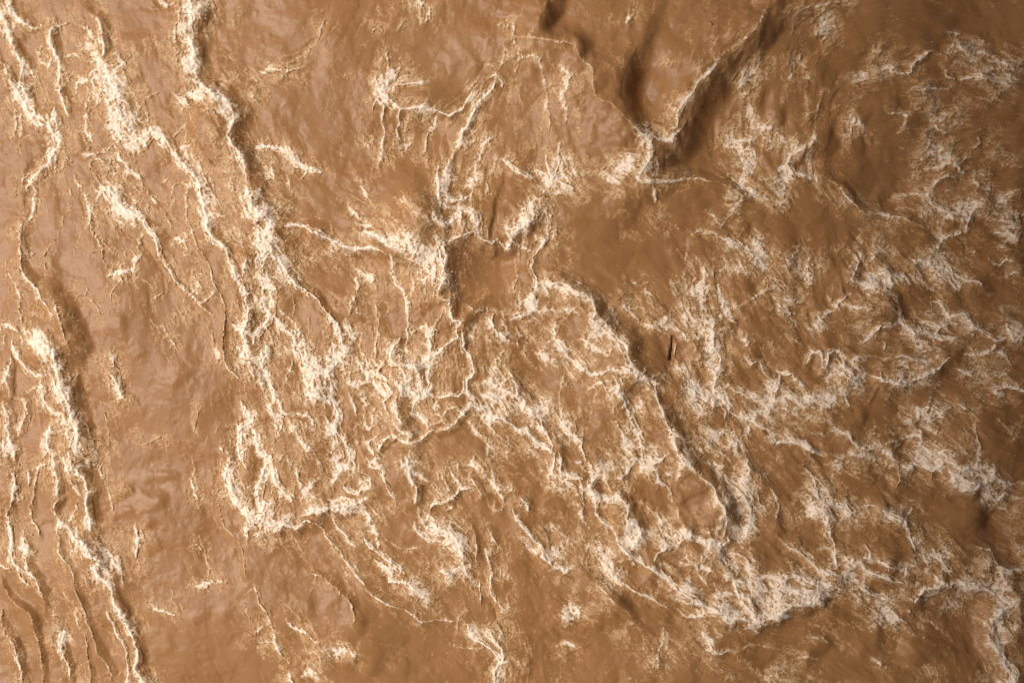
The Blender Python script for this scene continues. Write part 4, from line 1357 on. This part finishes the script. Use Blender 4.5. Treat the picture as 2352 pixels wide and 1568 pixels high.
ICO_V = [(-1, g_, 0), (1, g_, 0), (-1, -g_, 0), (1, -g_, 0), (0, -1, g_), (0, 1, g_), (0, -1, -g_), (0, 1, -g_), (g_, 0, -1), (g_, 0, 1), (-g_, 0, -1), (-g_, 0, 1)]
ICO_F = [(0, 11, 5), (0, 5, 1), (0, 1, 7), (0, 7, 10), (0, 10, 11), (1, 5, 9), (5, 11, 4), (11, 10, 2), (10, 7, 6), (7, 1, 8), (3, 9, 4), (3, 4, 2), (3, 2, 6), (3, 6, 8), (3, 8, 9), (4, 9, 5), (2, 4, 11), (6, 2, 10), (8, 6, 7), (9, 8, 1)]
def drop(x, y, r, lift, fval):
    j, i = at_index(x, y)
    px, py = to_world(x, y)
    z = float(Z[j, i]) + lift
    n0 = len(sv)
    k = r * S / 1.9
    st = rng.uniform(0.7, 1.5); th = rng.uniform(0, 3.14)
    for (a, b_, c) in ICO_V:
        u = a * st
        sv.append((px + k * (u * math.cos(th) - b_ * math.sin(th)), py + k * (u * math.sin(th) + b_ * math.cos(th)), z + k * c))
        sfoam.append(fval)
    sf_.extend([(n0 + p, n0 + q, n0 + t) for p, q, t in ICO_F])

for (x, y, nx_, ny_, w, a, H, ln_) in fringe:
    amt = a * (0.35 + min(1.0, H / 0.12))
    n = rng.poisson(ln_ / 15.0 * amt * 0.75)
    for _ in range(n):
        t = rng.uniform(-0.5, 0.5) * ln_
        sgn_ = 1.0 if rng.rand() < 0.72 else -1.0
        off = rng.uniform(0.1, 0.75) * w * (0.8 if sgn_ > 0 else 1.0)
        bx, by = unwarp(x + ny_ * t + nx_ * off * sgn_, y - nx_ * t + ny_ * off * sgn_)
        th = math.atan2(ny_ * sgn_, nx_ * sgn_) + rng.normal(0, 0.75)
        strand(bx, by, math.cos(th), math.sin(th), rng.gamma(2.2, 7.5) * S * (1 if sgn_ > 0 else 0.8) + 8 * S, rng.uniform(3.0, 6.5) * S, rng.uniform(0.0, 0.05), rng.uniform(0.55, 1.0))
    for _ in range(rng.poisson(ln_ / 80.0 * amt)):
        off = w * 0.5 + rng.gamma(1.4, 26)
        t = rng.uniform(-0.5, 0.5) * ln_
        bx, by = unwarp(x + ny_ * t + nx_ * off, y - nx_ * t + ny_ * off)
        drop(bx, by, rng.uniform(1.2, 3.2), rng.uniform(0.01, 0.15), rng.uniform(0.6, 1.0))
# splashes with drops one can see
for (tx, ty, x0, x1, y0, y1, n) in ((2, 0, 140, 330, 1420, 1560, 55), (1, 1, 1310, 1480, 60, 420, 80), (3, 1, 560, 840, 1080, 1220, 50), (0, 1, 470, 600, 780, 900, 24),
                                    (0, 0, 780, 920, 370, 520, 40), (3, 2, 800, 1200, 900, 1000, 24), (2, 0, 380, 460, 1180, 1360, 30), (2, 1, 780, 900, 760, 920, 16),
                                    (0, 0, 1560, 1680, 620, 900, 30), (2, 0, 1040, 1170, 880, 1000, 16), (1, 1, 100, 240, 60, 200, 40), (0, 0, 1380, 1480, 60, 200, 24)):
    for _ in range(n):
        drop(tx * 1764 + rng.uniform(x0, x1), ty * 1568 + rng.uniform(y0, y1), 1.2 + rng.gamma(1.2, 1.1), rng.uniform(0.02, 0.2), rng.uniform(0.45, 0.95))
me = bpy.data.meshes.new("spray")
me.from_pydata(sv, [], sf_)
fa = me.attributes.new("foam", 'FLOAT', 'POINT'); fa.data.foreach_set("value", np.array(sfoam, np.float32))
fa = me.attributes.new("silt_crease", 'FLOAT', 'POINT'); fa.data.foreach_set("value", np.full(len(sv), 0.6, np.float32))
me.polygons.foreach_set("use_smooth", np.ones(len(sf_), bool))
me.materials.append(mat_foam)
spray = bpy.data.objects.new("spray", me)
coll.objects.link(spray)
spray["kind"] = "stuff"; spray["label"] = "drops and threads of spray thrown off the foam crests"
print("spray tris", len(sf_))

# ------------------------------------------------------------------ things afloat
def wood_material(name, dark, light, scale):
    m, nt, bs = nodes_of(name)
    tc = nt.nodes.new("ShaderNodeTexCoord")
    mp = nt.nodes.new("ShaderNodeMapping"); mp.inputs["Scale"].default_value = (scale, scale, scale * 0.15)
    nz = nt.nodes.new("ShaderNodeTexNoise"); nz.inputs["Scale"].default_value = 1.0; nz.inputs["Detail"].default_value = 6
    rp = nt.nodes.new("ShaderNodeValToRGB")
    rp.color_ramp.elements[0].position = 0.35; rp.color_ramp.elements[0].color = dark
    rp.color_ramp.elements[1].position = 0.68; rp.color_ramp.elements[1].color = light
    nt.links.new(tc.outputs["Object"], mp.inputs["Vector"]); nt.links.new(mp.outputs[0], nz.inputs["Vector"])
    nt.links.new(nz.outputs[0], rp.inputs[0]); nt.links.new(rp.outputs[0], bs.inputs["Base Color"])
    bs.inputs["Roughness"].default_value = 0.45
    return m
mat_bark = wood_material("wet_bark", (0.035, 0.016, 0.011, 1), (0.13, 0.050, 0.028, 1), 60)
mat_bare = wood_material("red_bare_wood", (0.17, 0.048, 0.020, 1), (0.42, 0.15, 0.065, 1), 60)
mat_twig = wood_material("dark_twig", (0.022, 0.014, 0.010, 1), (0.06, 0.036, 0.022, 1), 90)

def rod(name, pts, radii, mat, sides=9, parent=None, rough_=0.18, seed=0):
    """a crooked tapering stick along points given in metres, with closed ragged ends"""
    r_ = np.random.RandomState(seed)
    pts = np.array(pts, float)
    v, f = [], []
    for k in range(len(pts)):
        a = pts[min(k + 1, len(pts) - 1)] - pts[max(k - 1, 0)]
        a = Vector(a).normalized()
        u = a.cross(Vector((0, 0, 1))).normalized(); w_ = a.cross(u)
        for s_ in range(sides):
            th = 2 * math.pi * s_ / sides
            rr = radii[k] * (1 + r_.uniform(-rough_, rough_))
            v.append(tuple(Vector(pts[k]) + u * rr * math.cos(th) + w_ * rr * math.sin(th)))
    for k in range(len(pts) - 1):
        for s_ in range(sides):
            t_ = (s_ + 1) % sides
            f.append((k * sides + s_, k * sides + t_, (k + 1) * sides + t_, (k + 1) * sides + s_))
    f.append(tuple(range(sides))[::-1]); n = (len(pts) - 1) * sides
    f.append(tuple(range(n, n + sides)))
    me = bpy.data.meshes.new(name)
    me.from_pydata(v, [], f)
    me.materials.append(mat)
    o = bpy.data.objects.new(name, me)
    coll.objects.link(o)
    o.parent = parent
    return o
def surf(x, y):
    j, i = at_index(x, y)
    wx_, wy_ = to_world(x, y)
    return wx_, wy_, float(Z[j - 2:j + 3, i - 2:i + 3].max())

x0, y0, z0 = surf(4623, 2303); x1, y1, z1 = surf(4603, 2483)
zs = max(z0, z1, surf(4613, 2390)[2]) + 0.006
stick = bpy.data.objects.new("driftwood_stick", None)
coll.objects.link(stick)
stick.location = ((x0 + x1) / 2, (y0 + y1) / 2, zs)
stick["label"] = "short reddish brown stick floating upright in the picture, right of centre"; stick["category"] = "stick"
hx, hy = (x1 - x0), (y1 - y0)
def on(t, side=0.0, up=0.0):
    L_ = math.hypot(hx, hy)
    return ((t - 0.5) * hx - side * hy / L_, (t - 0.5) * hy + side * hx / L_, up)
rod("bark", [on(.40), on(.52, .002), on(.66, .001), on(.80, -.001), on(.92, .001), on(1.0, .003)], [.0125, .0150, .0158, .0165, .0160, .0120], mat_bark, parent=stick, seed=1)
rod("bare_wood", [on(0.0, -.002, .002), on(.08, -.001), on(.20), on(.32, .001), on(.44, .0)], [.004, .0075, .0105, .0120, .0118], mat_bare, parent=stick, seed=2)
rod("branch_stub", [on(.10, .004), on(.03, .014, .004), on(-.02, .020, .006)], [.0055, .0042, .002], mat_bark, sides=6, parent=stick, seed=3)

def twig(pa, pb, r, label, seed):
    a, b_ = surf(*pa), surf(*pb)
    c = ((a[0] + b_[0]) / 2, (a[1] + b_[1]) / 2, max(a[2], b_[2]) + 0.006)
    o = rod("twig", [(a[0] - c[0], a[1] - c[1], 0), ((a[0] - c[0]) * .3 + .002, (a[1] - c[1]) * .3 + .002, .002), ((b_[0] - c[0]) * .4 + .001, (b_[1] - c[1]) * .4, .002), (b_[0] - c[0], b_[1] - c[1], 0)], [r * .6, r, r * .9, r * .35], mat_twig, sides=6, seed=seed)
    o.location = c
    o["label"] = label; o["category"] = "twig"; o["group"] = "twigs afloat on the river"
twig((1450, 1103), (1473, 1147), .0045, "thin dark twig on smooth water beside the thick top-edge crest", 11)
twig((3528 + 1340, 180), (3528 + 1372, 210), .004, "thin dark twig on smooth water between the V-shaped ridges", 12)

def chip(x, y, size, label, seed):
    r_ = np.random.RandomState(seed)
    px, py, pz = surf(x, y)
    n = 7
    v = []
    for lev, sc in ((0.0, 1.0), (0.45, 0.9), (0.7, 0.45)):
        for k in range(n):
            th = 2 * math.pi * k / n
            rr = size * sc * r_.uniform(0.65, 1.1)
            v.append((rr * 1.25 * math.cos(th), rr * 0.7 * math.sin(th), size * lev))
    f = [tuple(range(n))[::-1], tuple(range(2 * n, 3 * n))]
    for l_ in range(2):
        for k in range(n):
            t_ = (k + 1) % n
            f.append((l_ * n + k, l_ * n + t_, (l_ + 1) * n + t_, (l_ + 1) * n + k))
    me = bpy.data.meshes.new("bark_chip")
    me.from_pydata(v, [], f); me.materials.append(mat_twig)
    o = bpy.data.objects.new("bark_chip", me)
    coll.objects.link(o)
    o.location = (px, py, pz + 0.003); o.rotation_euler = (r_.uniform(-.15, .15), r_.uniform(-.15, .15), r_.uniform(0, 6))
    o["label"] = label; o["category"] = "bark chip"; o["group"] = "dark chips afloat on the river"
chip(1764 + 1580, 1172, .013, "black bark chip left of the star-shaped splash", 21)
chip(1764 + 1052, 892, .009, "small brown chip beside the hooked foam crest", 22)
chip(5292 + 285, 1568 + 468, .010, "black chip on smooth brown water left of the arched crest", 23)
chip(658, 1568 + 176, .008, "tiny dark chip on calm water at the left, above the foam squiggle", 24)
chip(3528 + 413, 1568 + 1083, .007, "tiny dark chip in the brown hollow left of the long steep crest", 25)
chip(3528 + 860, 857, .008, "tiny dark chip on the left wall of the V-shaped trough", 26)
chip(3528 + 255, 3136 + 1398, .008, "tiny dark chip near the bottom edge, right of centre", 27)
chip(5292 + 432, 1568 + 1215, .009, "dark chip beside a foam streak below the splashing horizontal crest", 28)
